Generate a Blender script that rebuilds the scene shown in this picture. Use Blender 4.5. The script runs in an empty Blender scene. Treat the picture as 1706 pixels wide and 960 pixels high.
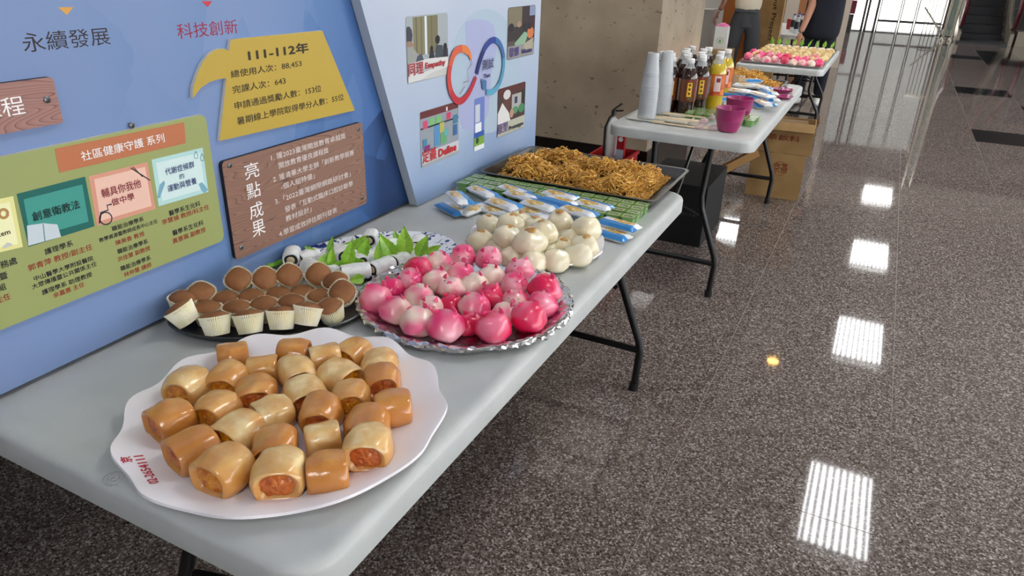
import bpy, bmesh, math, random
from mathutils import Vector, Matrix, Euler, noise
random.seed(7)
R = random.Random(11)
PI = math.pi
SC = bpy.context.scene
COL = SC.collection
MW = Matrix(((0.89150234, -0.21673368, 0.39780661), (0.4520712, 0.36893957, -0.81210543), (0.029244, 0.9038308, 0.42688954)))
CAMH = 1.43
FPX = 1182.04

# ---------------------------------------------------------------- camera
cam = bpy.data.cameras.new('camera'); camo = bpy.data.objects.new('camera', cam); COL.objects.link(camo)
camo.matrix_world = Matrix.Translation((0, 0, CAMH)) @ MW.to_4x4()
cam.sensor_width = 36; cam.lens = FPX / 1706 * 36; cam.clip_start = 0.02; cam.clip_end = 200
SC.camera = camo

# ---------------------------------------------------------------- world, exposure
w = bpy.data.worlds.new('world'); SC.world = w; w.use_nodes = True
bg = w.node_tree.nodes['Background']; bg.inputs[0].default_value = (0.93, 0.965, 1.0, 1); bg.inputs[1].default_value = 3.6
SC.view_settings.view_transform = 'Standard'; SC.view_settings.look = 'None'
SC.view_settings.exposure = 0.60; SC.view_settings.gamma = 1.0; SC.view_settings.use_curve_mapping = False
SC.cycles.max_bounces = 8; SC.cycles.use_denoising = True
LAMP = 17.0        # strength of the fluorescent panels

sun = bpy.data.lights.new('sun', 'SUN'); suno = bpy.data.objects.new('sun', sun); COL.objects.link(suno)
sun.energy = 5.0; sun.angle = 0.01; sun.color = (1, 0.96, 0.9); suno.rotation_euler = (math.radians(28), 0, 0)

# ---------------------------------------------------------------- pixel -> place helpers (1706 x 960 frame)
def ray(px, py): return MW @ Vector((px - 853, -(py - 480), -FPX))
def P(px, py, z):
    r = ray(px, py); t = (z - CAMH) / r.z
    return Vector((r.x * t, r.y * t, z))
def PX(px, py, x):
    r = ray(px, py); t = x / r.x
    return (r.y * t, CAMH + r.z * t)
def PY(px, py, y):
    r = ray(px, py); t = y / r.y
    return Vector((r.x * t, y, CAMH + r.z * t))
def dirang(px, py, z, ang):
    a = P(px, py, z); b = P(px + 10 * math.cos(math.radians(ang)), py - 10 * math.sin(math.radians(ang)), z)
    return math.atan2(b.y - a.y, b.x - a.x)

# ---------------------------------------------------------------- materials
def lin(c):
    return tuple(((v / 255) / 12.92 if v / 255 <= 0.04045 else ((v / 255 + 0.055) / 1.055) ** 2.4) for v in c) + (1,)
MATS = {}
def mat(name, col, rough=0.5, metal=0.0, col2=None, nscale=20.0, ramp=(0.4, 0.6), bump=0.0, bscale=60.0, coat=0.0, trans=0.0, sss=0.0,
        emit=0.0, alpha=1.0, detail=3.0, stretch=None, coord='Object', island=False, spec=None, rnd=False, ior=None):
    if name in MATS: return MATS[name]
    m = bpy.data.materials.new(name); m.use_nodes = True; MATS[name] = m
    nt = m.node_tree; N = nt.nodes; L = nt.links; b = N['Principled BSDF']
    b.inputs['Base Color'].default_value = lin(col); b.inputs['Roughness'].default_value = rough; b.inputs['Metallic'].default_value = metal
    b.inputs['Coat Weight'].default_value = coat; b.inputs['Coat Roughness'].default_value = 0.12
    b.inputs['Transmission Weight'].default_value = trans
    b.inputs['Alpha'].default_value = alpha
    if spec is not None: b.inputs['Specular IOR Level'].default_value = spec
    if ior: b.inputs['IOR'].default_value = ior
    if sss: b.inputs['Subsurface Weight'].default_value = sss; b.inputs['Subsurface Radius'].default_value = (0.01, 0.006, 0.004); b.inputs['Subsurface Scale'].default_value = 1.0
    if emit: b.inputs['Emission Color'].default_value = lin(col); b.inputs['Emission Strength'].default_value = emit
    tc = N.new('ShaderNodeTexCoord'); vec = tc.outputs[coord]
    if rnd:
        oi = N.new('ShaderNodeObjectInfo'); mu = N.new('ShaderNodeMath'); mu.operation = 'MULTIPLY'; mu.inputs[1].default_value = 37.0
        L.new(oi.outputs['Random'], mu.inputs[0]); ad = N.new('ShaderNodeVectorMath'); ad.operation = 'ADD'
        L.new(vec, ad.inputs[0]); L.new(mu.outputs[0], ad.inputs[1]); vec = ad.outputs[0]
    if stretch:
        mp = N.new('ShaderNodeMapping'); mp.inputs['Scale'].default_value = stretch; L.new(vec, mp.inputs[0]); vec = mp.outputs[0]
    if col2 is not None:
        if island:
            g = N.new('ShaderNodeNewGeometry'); fac = g.outputs['Random Per Island']
        else:
            n = N.new('ShaderNodeTexNoise'); n.inputs['Scale'].default_value = nscale; n.inputs['Detail'].default_value = detail; L.new(vec, n.inputs['Vector']); fac = n.outputs['Fac']
        r = N.new('ShaderNodeValToRGB'); r.color_ramp.elements[0].position = ramp[0]; r.color_ramp.elements[1].position = ramp[1]
        r.color_ramp.elements[0].color = lin(col); r.color_ramp.elements[1].color = lin(col2)
        L.new(fac, r.inputs[0]); L.new(r.outputs[0], b.inputs['Base Color'])
    if bump:
        n2 = N.new('ShaderNodeTexNoise'); n2.inputs['Scale'].default_value = bscale; n2.inputs['Detail'].default_value = 3; L.new(vec, n2.inputs['Vector'])
        bp = N.new('ShaderNodeBump'); bp.inputs['Strength'].default_value = bump; bp.inputs['Distance'].default_value = 0.002
        L.new(n2.outputs['Fac'], bp.inputs['Height']); L.new(bp.outputs[0], b.inputs['Normal'])
    return m
def flatmat(c, rough=0.55): return mat('print_%02x%02x%02x' % tuple(int(v) for v in c), c, rough, spec=0.3)

def ramp_set(r, stops, const=False):
    cr = r.color_ramp
    while len(cr.elements) > 1: cr.elements.remove(cr.elements[-1])
    cr.elements[0].position = stops[0][0]; cr.elements[0].color = lin(stops[0][1])
    for p, c in stops[1:]:
        e = cr.elements.new(p); e.color = lin(c)
    if const: cr.interpolation = 'CONSTANT'

# ---------------------------------------------------------------- mesh helpers
def mkmesh(name, verts, faces, mats, smooth=True, fm=None):
    me = bpy.data.meshes.new(name); me.from_pydata([tuple(v) for v in verts], [], faces)
    for m in (mats if isinstance(mats, (list, tuple)) else [mats]): me.materials.append(m)
    if smooth: me.polygons.foreach_set('use_smooth', [True] * len(me.polygons))
    if fm: me.polygons.foreach_set('material_index', fm)
    me.update(); return me
def link(name, me, parent=None, loc=None, rot=None, scale=None):
    o = bpy.data.objects.new(name, me); COL.objects.link(o)
    if parent: o.parent = parent
    if loc is not None: o.location = loc
    if rot is not None: o.rotation_euler = rot
    if scale is not None: o.scale = scale
    return o
def tag(o, label, cat, group=None, kind=None):
    if label: o['label'] = label
    if cat: o['category'] = cat
    if group: o['group'] = group
    if kind: o['kind'] = kind
    return o
def thing(name, label, cat, loc=(0, 0, 0), rz=0, group=None, rot=None):
    o = bpy.data.objects.new(name, None); COL.objects.link(o); o.location = loc
    o.rotation_euler = rot if rot is not None else (0, 0, rz); o.empty_display_size = 0.05
    return tag(o, label, cat, group)
class MB:
    def __init__(s): s.v = []; s.f = []; s.m = []
    def add(s, v, f, mi=0):
        k = len(s.v); s.v += [tuple(a) for a in v]; s.f += [tuple(i + k for i in q) for q in f]; s.m += [mi] * len(f); return s
    def box(s, c, d, rot=None, mi=0):
        x, y, z = (a / 2 for a in d); q = [Vector((sx * x, sy * y, sz * z)) for sx in (-1, 1) for sy in (-1, 1) for sz in (-1, 1)]
        if rot is not None: q = [rot @ a for a in q]
        q = [a + Vector(c) for a in q]
        return s.add(q, [(0, 1, 3, 2), (4, 6, 7, 5), (0, 4, 5, 1), (2, 3, 7, 6), (0, 2, 6, 4), (1, 5, 7, 3)], mi)
    def tube(s, pts, r, n=10, caps=True, mi=0, closed=False):
        pts = [Vector(p) for p in pts]; rs = r if isinstance(r, (list, tuple)) else [r] * len(pts)
        up = Vector((0, 0, 1)); vs = []; prev = None
        for i, p in enumerate(pts):
            t = (pts[min(i + 1, len(pts) - 1)] - pts[max(i - 1, 0)]).normalized()
            if prev is None:
                a = t.cross(up)
                if a.length < 0.05: a = t.cross(Vector((1, 0, 0)))
                a.normalize()
            else:
                a = prev - t * prev.dot(t); a.normalize()
            prev = a; b = t.cross(a)
            for k in range(n):
                an = 2 * PI * k / n; vs.append(p + (a * math.cos(an) + b * math.sin(an)) * rs[i])
        fs = []
        for i in range(len(pts) - 1):
            for k in range(n):
                fs.append((i * n + k, i * n + (k + 1) % n, (i + 1) * n + (k + 1) % n, (i + 1) * n + k))
        if caps: fs.append(tuple(range(n - 1, -1, -1))); fs.append(tuple((len(pts) - 1) * n + k for k in range(n)))
        return s.add(vs, fs, mi)
    def lathe(s, prof, n=32, mi=0, rf=None, zf=None, c=(0, 0, 0), closed=False):
        vs = []
        for (r, z) in prof:
            for k in range(n):
                a = 2 * PI * k / n; rr = rf(r, z, a) if rf else r; zz = zf(r, z, a) if zf else z
                if isinstance(rr, tuple): vs.append((c[0] + rr[0], c[1] + rr[1], c[2] + zz))
                else: vs.append((c[0] + rr * math.cos(a), c[1] + rr * math.sin(a), c[2] + zz))
        fs = []
        for i in range(len(prof) - 1):
            for k in range(n): fs.append((i * n + k, i * n + (k + 1) % n, (i + 1) * n + (k + 1) % n, (i + 1) * n + k))
        if prof[0][0] > 1e-6 and not closed: fs.append(tuple(range(n - 1, -1, -1)))
        if prof[-1][0] > 1e-6 and not closed: fs.append(tuple((len(prof) - 1) * n + k for k in range(n)))
        return s.add(vs, fs, mi)
    def prism(s, poly, z0, z1, mi=0):
        n = len(poly); vs = [(x, y, z0) for x, y in poly] + [(x, y, z1) for x, y in poly]
        fs = [tuple(range(n - 1, -1, -1)), tuple(range(n, 2 * n))] + [(k, (k + 1) % n, n + (k + 1) % n, n + k) for k in range(n)]
        return s.add(vs, fs, mi)
    def sphere(s, c, r, n=16, m=10, mi=0, fn=None):
        rx, ry, rz = r if isinstance(r, (tuple, list)) else (r, r, r)
        vs = []; 
        for i in range(m + 1):
            th = PI * i / m
            for k in range(n):
                a = 2 * PI * k / n; d = Vector((math.sin(th) * math.cos(a), math.sin(th) * math.sin(a), -math.cos(th)))
                q = fn(d) if fn else Vector((d.x * rx, d.y * ry, d.z * rz))
                vs.append(Vector(c) + q)
        fs = [(i * n + k, i * n + (k + 1) % n, (i + 1) * n + (k + 1) % n, (i + 1) * n + k) for i in range(m) for k in range(n)]
        return s.add(vs, fs, mi)
    def mesh(s, name, mats, smooth=True, merge=True):
        me = mkmesh(name, s.v, s.f, mats, smooth, s.m)
        if merge:
            bm = bmesh.new(); bm.from_mesh(me); bmesh.ops.remove_doubles(bm, verts=bm.verts, dist=1e-6)
            bmesh.ops.dissolve_degenerate(bm, edges=bm.edges, dist=1e-7); bmesh.ops.recalc_face_normals(bm, faces=bm.faces); bm.to_mesh(me); bm.free()
        if smooth:
            try: me.set_sharp_from_angle(angle=math.radians(38))
            except Exception: pass
        return me
    def build(s, name, mats, parent=None, smooth=True, loc=None, rot=None, merge=True):
        return link(name, s.mesh(name, mats, smooth, merge), parent, loc, rot)
def rrect(x0, y0, x1, y1, r, n=5):
    out = []
    for cx, cy, a0 in ((x1 - r, y1 - r, 0), (x0 + r, y1 - r, 90), (x0 + r, y0 + r, 180), (x1 - r, y0 + r, 270)):
        for k in range(n + 1):
            a = math.radians(a0 + 90 * k / n); out.append((cx + r * math.cos(a), cy + r * math.sin(a)))
    return out
ORD = ['first', 'second', 'third', 'fourth', 'fifth', 'sixth', 'seventh', 'eighth', 'ninth', 'tenth', 'eleventh', 'twelfth', 'thirteenth', 'fourteenth', 'fifteenth', 'sixteenth', 'seventeenth', 'eighteenth', 'nineteenth', 'twentieth', 'twenty-first', 'twenty-second', 'twenty-third', 'twenty-fourth']
def ordn(i, n, word='from left'):
    if i == 0: return 'leftmost'
    if i == n - 1: return 'rightmost'
    return ORD[i] + ' ' + word

# ---------------------------------------------------------------- text
DG = None
def text_mesh(s, bold=0.0, ext=0.0):
    c = bpy.data.curves.new('t', 'FONT'); c.body = s; c.size = 1.0; c.resolution_u = 2; c.extrude = ext
    o = bpy.data.objects.new('t', c); COL.objects.link(o)
    dg = bpy.context.evaluated_depsgraph_get()
    me = bpy.data.meshes.new_from_object(o.evaluated_get(dg)); bpy.data.objects.remove(o); bpy.data.curves.remove(c)
    if bold > 0:
        vs = [tuple(v.co) for v in me.vertices]; fs = [tuple(p.vertices) for p in me.polygons]; n = len(vs); V = []; F = []
        for k, (dx, dy) in enumerate(((-1, 0), (1, 0), (0, 1), (0, -1), (0, 0))):
            V += [(x + dx * bold, y + dy * bold, z + k * 1e-6) for x, y, z in vs]; F += [tuple(i + k * n for i in f) for f in fs]
        me = bpy.data.meshes.new('t'); me.from_pydata(V, [], F)
    return me
def wall_text(s, BL, BR, hpx, col, x, parent, bold=0.0, name='lettering', fit_h=None, hf=None):
    """lettering lying on a plane x = const that faces +x; BL, BR are its lower corners"""
    y0, z0 = PX(BL[0], BL[1], x); y1, z1 = PX(BR[0], BR[1], x)
    _, zt = PX(BL[0], BL[1] - hpx, x); h = abs(zt - z0); z0 = (z0 + z1) / 2
    me = text_mesh(s, bold); xs = [v.co.x for v in me.vertices]; ys = [v.co.y for v in me.vertices]
    if not xs: return None
    a, b, c, d = min(xs), max(xs), min(ys), max(ys); sx = (y1 - y0) / (b - a); sy = h / (d - c)
    for v in me.vertices: v.co = Vector((x + 0.0003 + v.co.z * 60, y0 + (v.co.x - a) * sx, z0 + (v.co.y - c) * sy))
    me.materials.clear(); me.materials.append(flatmat(col)); me.name = name
    return link(name, me, parent)
def flat_x(poly, x, col, parent, name='print_shape', th=0.0003, m=None):
    n = len(poly); vs = [(x, a, b) for a, b in poly] + [(x + th, a, b) for a, b in poly]
    fs = [tuple(range(n - 1, -1, -1)), tuple(range(n, 2 * n))] + [(k, (k + 1) % n, n + (k + 1) % n, n + k) for k in range(n)]
    me = mkmesh(name, vs, fs, m or flatmat(col), False)
    bm = bmesh.new(); bm.from_mesh(me); bmesh.ops.recalc_face_normals(bm, faces=bm.faces); bm.to_mesh(me); bm.free()
    return link(name, me, parent)
def pxpoly(pts, x): return [PX(a, b, x) for a, b in pts]

# ================================================================ SETTING
TZ = 0.74
GRAN = None
def granite(name, cols, gscale=170, rough=0.07):
    m = bpy.data.materials.new(name); m.use_nodes = True; N = m.node_tree.nodes; L = m.node_tree.links; b = N['Principled BSDF']
    tc = N.new('ShaderNodeNewGeometry')
    n0 = N.new('ShaderNodeTexNoise'); n0.inputs['Scale'].default_value = gscale * 1.2; n0.inputs['Detail'].default_value = 1; L.new(tc.outputs['Position'], n0.inputs['Vector'])
    wa = N.new('ShaderNodeVectorMath'); wa.operation = 'MULTIPLY_ADD'; wa.inputs[1].default_value = (0.006, 0.006, 0); L.new(n0.outputs['Color'], wa.inputs[0]); L.new(tc.outputs['Position'], wa.inputs[2])
    n1 = N.new('ShaderNodeTexVoronoi'); n1.inputs['Scale'].default_value = gscale; L.new(wa.outputs[0], n1.inputs['Vector'])
    sx_ = N.new('ShaderNodeSeparateXYZ'); L.new(n1.outputs['Color'], sx_.inputs[0])
    r = N.new('ShaderNodeValToRGB'); ramp_set(r, cols); L.new(sx_.outputs[0], r.inputs[0])
    L.new(r.outputs[0], b.inputs['Base Color']); b.inputs['Roughness'].default_value = rough; b.inputs['IOR'].default_value = 1.5
    n2 = N.new('ShaderNodeTexNoise'); n2.inputs['Scale'].default_value = 3.0; L.new(tc.outputs['Position'], n2.inputs['Vector'])
    bp = N.new('ShaderNodeBump'); bp.inputs['Strength'].default_value = 0.012; bp.inputs['Distance'].default_value = 0.004
    L.new(n2.outputs['Fac'], bp.inputs['Height']); L.new(bp.outputs[0], b.inputs['Normal'])
    return m
m_granite = granite('granite', [(0.0, (52, 42, 40)), (0.25, (88, 76, 71)), (0.55, (108, 95, 90)), (0.8, (134, 122, 116)), (1.0, (184, 176, 170))], 210, 0.04)
m_black_granite = granite('black_granite', [(0.3, (14, 15, 18)), (0.7, (34, 36, 40))], 200)
m_grout = mat('grout', (150, 143, 136), 0.5)
floor = tag(bpy.data.objects.new('floor', None), None, None, kind='structure'); COL.objects.link(floor)
MB().box((1.2, 8.3, -0.052), (9.0, 24, 0.10)).build('screed', m_grout, floor, False)
TW = 0.61
def tile_mesh(m, w=TW, d=TW):
    return MB().box((0, 0, -0.005), (w - 0.0022, d - 0.0022, 0.01)).mesh('tile', m, False)
tm_g = tile_mesh(m_granite); tm_b = tile_mesh(m_black_granite)
rest = MB()
for i in range(-5, 9):
    x = 0.295 + (i - 0.5) * TW
    for j in range(-6, 30):
        y = (1.80 if i < 2 else 1.57) + (j + 0.5) * TW
        if y > 19.5: continue
        black = (i == 2 and j in (10, 15, 22)) 
        if i == 3 and j in (12, 13, 21, 22, 23, 24): black = True
        if i >= 4 and j in (18, 20, 22): black = True
        if -3 <= i <= 3 and -2 <= j <= 29 or black:
            link('tile', tm_b if black else tm_g, floor, (x, y, 0))
        else:
            rest.box((x, y, -0.005), (TW - 0.0022, TW - 0.0022, 0.01))
o = rest.build('tile_field', m_granite, floor, False, merge=False); o['kind'] = 'stuff'

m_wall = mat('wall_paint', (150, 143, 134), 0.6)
m_dark = mat('dark_wall', (38, 32, 28), 0.6)
m_ceil = mat('ceiling_paint', (196, 195, 190), 0.8)
def struct(o): o['kind'] = 'structure'; return o
struct(MB().box((1.2, 8.6, 3.43), (9.0, 24, 0.1)).build('ceiling', m_ceil, None, False))
struct(MB().box((-2.75, 8.6, 1.65), (0.1, 24, 3.5)).build('wall_left', m_wall, None, False))
# right wall: low wall, piers and lintel around big unseen windows, lengthened for fill light, solid further on
wr = MB()
wr.box((5.2, 15.9, 1.65), (0.1, 7.4, 3.5)); wr.box((5.2, 4.2, 0.3), (0.1, 16, 0.6)); wr.box((5.2, 4.2, 3.15), (0.1, 16, 0.5))
for yy in (-3.3, -0.6, 2.1, 4.8, 7.5, 10.2): wr.box((5.2, yy, 1.65), (0.12, 0.35, 3.3))
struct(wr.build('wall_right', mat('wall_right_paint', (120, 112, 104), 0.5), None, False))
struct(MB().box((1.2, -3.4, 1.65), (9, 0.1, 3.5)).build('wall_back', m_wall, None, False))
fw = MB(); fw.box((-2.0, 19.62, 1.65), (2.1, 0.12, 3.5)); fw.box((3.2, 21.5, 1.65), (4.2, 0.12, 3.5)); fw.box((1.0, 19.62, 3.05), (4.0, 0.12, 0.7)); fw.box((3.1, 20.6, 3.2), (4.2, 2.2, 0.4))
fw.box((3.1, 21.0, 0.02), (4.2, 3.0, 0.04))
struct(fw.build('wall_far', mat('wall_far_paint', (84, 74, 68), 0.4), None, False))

# ceiling lights
m_lamp = bpy.data.materials.new('lamp_louvre'); m_lamp.use_nodes = True
N = m_lamp.node_tree.nodes; L = m_lamp.node_tree.links; b = N['Principled BSDF']
tc = N.new('ShaderNodeTexCoord'); wv = N.new('ShaderNodeTexWave'); wv.bands_direction = 'X'; wv.inputs['Scale'].default_value = 4.9; wv.inputs['Distortion'].default_value = 0
L.new(tc.outputs['Object'], wv.inputs['Vector']); rp = N.new('ShaderNodeValToRGB'); ramp_set(rp, [(0.25, (60, 64, 70)), (0.75, (255, 255, 255))])
L.new(wv.outputs['Fac'], rp.inputs[0]); b.inputs['Base Color'].default_value = (0, 0, 0, 1); L.new(rp.outputs[0], b.inputs['Emission Color']); b.inputs['Emission Strength'].default_value = LAMP
fr_me = MB(); 
for sx in (-1, 1): fr_me.box((sx * 0.30, 0, 0), (0.02, 1.29, 0.05)); fr_me.box((0, sx * 0.635, 0), (0.60, 0.02, 0.05))
fr_me = fr_me.mesh('lamp_frame', mat('lamp_white', (230, 230, 228), 0.4), False)
df_me = MB().box((0, 0, 0.005), (0.58, 1.25, 0.01)).mesh('louvre', m_lamp, False)
k = 0
for xr in (-1.9, 0.53):  # table-side row is unseen, added to lift the overhead light
    for yy in (-1.45, 2.4, 6.2, 10.0, 13.6, 17.7):
        t = thing('ceiling_light', 'fluorescent louvre ceiling light over the %s, %s from the back wall' % ({-1.9: 'table side as added fill', 0.53: 'aisle', 3.0: 'window side'}[xr], ORD[[-1.45, 2.4, 6.2, 10.0, 13.6, 17.7].index(yy)]), 'light', (xr, yy, 3.33), 0, 'ceiling lights')
        link('frame', fr_me, t); link('louvre', df_me, t)
t = thing('downlight', 'small warm round downlight between the ceiling panels', 'light', (-0.45, 8.85, 3.36))
MB().lathe([(0.07, 0.0), (0.085, 0.0), (0.085, 0.02), (0.07, 0.02), (0.07, 0.0)], 20, closed=True).build('trim_ring', MATS['lamp_white'], t)
MB().lathe([(0.068, 0.008), (0.068, 0.018)], 20).build('lamp_glass', mat('warm_lamp', (255, 190, 90), 0.4, emit=30), t)

# pillar
m_marble = mat('marble', (152, 137, 118), 0.22, col2=(174, 159, 138), nscale=3.5, ramp=(0.35, 0.65), bump=0.02, detail=8)
def marble():
    m = MATS['marble']; N = m.node_tree.nodes; L = m.node_tree.links; b = N['Principled BSDF']
    tc = N.new('ShaderNodeNewGeometry'); n = N.new('ShaderNodeTexNoise'); n.inputs['Scale'].default_value = 22; n.inputs['Detail'].default_value = 5
    mp = N.new('ShaderNodeMapping'); mp.inputs['Scale'].default_value = (1, 1, 1.6); L.new(tc.outputs['Position'], mp.inputs[0]); L.new(mp.outputs[0], n.inputs['Vector'])
    r = N.new('ShaderNodeValToRGB'); ramp_set(r, [(0.26, (120, 108, 92)), (0.36, (255, 255, 255))])
    L.new(n.outputs['Fac'], r.inputs[0])
    old = b.inputs['Base Color'].links[0].from_socket; mx = N.new('ShaderNodeMix'); mx.data_type = 'RGBA'; mx.blend_type = 'MULTIPLY'; mx.inputs['Factor'].default_value = 0.8
    L.new(old, mx.inputs['A']); L.new(r.outputs[0], mx.inputs['B']); L.new(mx.outputs['Result'], b.inputs['Base Color'])
marble()
struct(MB().box((-1.925, 4.63, 1.84), (1.55, 1.04, 2.96)).build('wall_pillar', m_marble, None, False))
struct(MB().box((-1.92, 4.63, 0.19), (1.56, 1.06, 0.38)).build('baseboard_pillar', mat('black_stone', (26, 20, 18), 0.15), None, False))

# ================================================================ TABLES
m_hdpe = mat('table_plastic', (186, 189, 187), 0.42, bump=0.25, bscale=700, col2=(194, 196, 194), nscale=8)
m_blackmetal = mat('black_powder_coat', (12, 12, 14), 0.35)
def table(name, label, x0, y0, x1, y1, z, legs, mirror_low=False):
    cx, cy = (x0 + x1) / 2, (y0 + y1) / 2
    t = thing(name, label, 'table', (cx, cy, 0)); W, Ln = (x1 - x0), (y1 - y0)
    top = MB(); prof = [(0.045, z - 0.052), (0.0, z - 0.048), (0.0, z - 0.012), (0.003, z - 0.005), (0.009, z - 0.001), (0.018, z + 0.0005), (0.026, z + 0.0005), (0.034, z)]
    rings = []
    for ins, zz in prof:
        rings.append([(px, py, zz) for px, py in rrect(-W / 2 + ins, -Ln / 2 + ins, W / 2 - ins, Ln / 2 - ins, max(0.065 - ins * 0.6, 0.02), 8)])
    n = len(rings[0]); vs = [v for r_ in rings for v in r_]
    fs = [(i * n + q, i * n + (q + 1) % n, (i + 1) * n + (q + 1) % n, (i + 1) * n + q) for i in range(len(rings) - 1) for q in range(n)]
    fs.append(tuple((len(rings) - 1) * n + q for q in range(n))); fs.append(tuple(range(n - 1, -1, -1)))
    top.add(vs, fs); top.build('tabletop', m_hdpe, t)
    for (ly, xl, xr) in legs:
        s = 1 if ly > cy else -1; ly -= cy
        for sx, fx in ((-1, xl - cx), (1, xr - cx)):
            b_ = MB(); ztop = z - 0.05; kx = fx + sx * 0.006; ux = fx - sx * 0.10
            b_.tube([(ux + sx * 0.01, ly - s * 0.03, ztop), (ux, ly - s * 0.01, ztop * 0.68), (ux + sx * 0.012, ly, ztop * 0.60), (kx - sx * 0.008, ly, 0.20), (kx, ly, 0.16), (fx, ly, 0.02)], 0.0135, 12)
            lg = b_.build('leg', m_blackmetal, t)
            MB().tube([(fx, ly, 0.0), (fx, ly, 0.03)], 0.017, 12).build('foot_cap', mat('rubber', (16, 16, 17), 0.6), lg)
        MB().tube([(xl - cx, ly, 0.165), (xr - cx, ly, 0.165)], 0.0125, 10).build('crossbar', m_blackmetal, t)
        MB().tube([((xl + xr) / 2 - cx - 0.06, ly, ztop * 0.55), ((xl + xr) / 2 - cx + 0.1, ly, ztop * 0.55)], 0.008, 8).build('leg_brace', m_blackmetal, t)
        MB().tube([((xl + xr) / 2 - cx, ly, ztop * 0.62), ((xl + xr) / 2 - cx, ly - s * 0.30, z - 0.055)], 0.008, 8).build('folding_strut', m_blackmetal, t)
        MB().tube([(xl - cx + 0.1, ly, ztop * 0.56), ((xl + xr) / 2 - cx, ly, ztop * 0.62), (xr - cx - 0.1, ly, ztop * 0.56)], 0.008, 8).build('upper_bar', m_blackmetal, t)
    return t
tA = table('folding_table', 'nearest grey-white plastic folding table with black legs, holding buns and snacks', -1.235, 0.445, -0.475, 2.25, TZ, [(0.60, -1.02, -0.56), (2.172, -1.04, -0.556)])
tB = table('folding_table', 'middle plastic folding table holding drink bottles and magenta bowls', -1.06, 3.09, -0.408, 4.87, TZ, [(3.106, -0.93, -0.497), (4.72, -0.93, -0.482)])
tC = table('folding_table', 'third plastic folding table holding foil trays of pink buns', -1.15, 6.62, -0.425, 8.40, 0.62, [(7.14, -0.86, -0.45), (8.2, -0.86, -0.5)])
tD = table('folding_table', 'farthest plastic folding table with water bottles behind the tall cardboard box', -1.40, 9.20, -0.70, 11.0, 0.67, [(9.6, -1.26, -0.80), (10.7, -1.26, -0.80)])

# ================================================================ DISPLAY PANELS
XP = -1.17; XW = -1.14
m_facet = bpy.data.materials.new('faceted_blue_print'); m_facet.use_nodes = True
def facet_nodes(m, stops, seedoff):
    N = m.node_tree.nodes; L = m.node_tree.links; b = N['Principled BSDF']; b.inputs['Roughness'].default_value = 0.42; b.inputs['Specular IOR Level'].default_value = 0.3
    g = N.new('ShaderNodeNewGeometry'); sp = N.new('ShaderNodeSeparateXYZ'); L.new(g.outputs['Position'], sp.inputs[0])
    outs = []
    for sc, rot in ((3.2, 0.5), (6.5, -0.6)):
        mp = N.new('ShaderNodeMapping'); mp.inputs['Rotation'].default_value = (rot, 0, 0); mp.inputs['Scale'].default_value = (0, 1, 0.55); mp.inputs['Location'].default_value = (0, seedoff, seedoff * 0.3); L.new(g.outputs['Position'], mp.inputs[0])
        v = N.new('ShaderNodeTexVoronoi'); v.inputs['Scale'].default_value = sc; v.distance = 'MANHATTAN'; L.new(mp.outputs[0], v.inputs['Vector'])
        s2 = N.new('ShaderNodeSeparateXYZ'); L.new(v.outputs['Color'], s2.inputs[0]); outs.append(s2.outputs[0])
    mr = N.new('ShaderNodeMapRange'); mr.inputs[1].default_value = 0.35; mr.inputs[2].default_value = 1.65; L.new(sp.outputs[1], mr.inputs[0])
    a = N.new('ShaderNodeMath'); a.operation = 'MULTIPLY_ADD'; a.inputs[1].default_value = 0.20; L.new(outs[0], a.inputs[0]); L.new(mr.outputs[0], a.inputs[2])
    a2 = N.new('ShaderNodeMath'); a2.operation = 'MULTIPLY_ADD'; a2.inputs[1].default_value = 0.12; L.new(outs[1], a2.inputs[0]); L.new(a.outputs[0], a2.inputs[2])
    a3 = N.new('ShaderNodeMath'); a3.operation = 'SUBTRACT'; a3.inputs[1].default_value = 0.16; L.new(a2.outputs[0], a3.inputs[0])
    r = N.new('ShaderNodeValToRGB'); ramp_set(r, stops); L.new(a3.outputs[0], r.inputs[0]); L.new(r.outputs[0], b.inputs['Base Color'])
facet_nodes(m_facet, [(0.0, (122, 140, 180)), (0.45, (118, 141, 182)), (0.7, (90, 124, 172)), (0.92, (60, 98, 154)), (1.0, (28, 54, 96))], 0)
panel = thing('display_panel', 'long blue display panel with faceted print behind the nearest table', 'panel', (0, 0, 0))
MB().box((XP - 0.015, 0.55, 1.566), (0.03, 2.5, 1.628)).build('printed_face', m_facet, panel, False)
bk = MB(); bk.box((-2.3, 0.9, 1.19), (0.03, 3.4, 2.38)); bk.build('light_block_back', mat('post_dark', (30, 30, 33), .7), panel, False)  # unseen dark boards, added to keep light off the floor behind the panel
MB().box((-1.74, 0.9, 2.40), (1.15, 3.4, 0.03)).build('light_block_top', MATS['post_dark'], panel, False)
for yy in (-0.8, 2.6): MB().box((-1.76, yy, 1.19), (1.1, 0.03, 2.38)).build('light_block_end', MATS['post_dark'], panel, False)
for yy in (-0.5, 1.9): MB().box((XP - 0.10, yy, 1.1), (0.05, 0.06, 2.2)).build('support_post', mat('post_dark', (40, 40, 44), .5), panel, False)
def px1(u, v): return (u / 3.4275, v / 3.4275)
def px2(u, v): return (300 + u / 4, v / 4)
def px3(u, v): return (u / 2.5275, 180 + v / 2.5275)
def px4(u, v): return (350 + u / 3.841, 190 + v / 3.841)
def px5(u, v): return (600 + u / 2.743, v / 2.743)
DK = (38, 36, 42); MAR = (140, 44, 52); WHT = (240, 238, 236)
wall_text('永續發展', px1(140, 300), px1(635, 255), 33, (52, 42, 44), XP, panel)
wall_text('科技創新', (297, 66), (397, 55), 26, (150, 40, 66), XP, panel)
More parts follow.
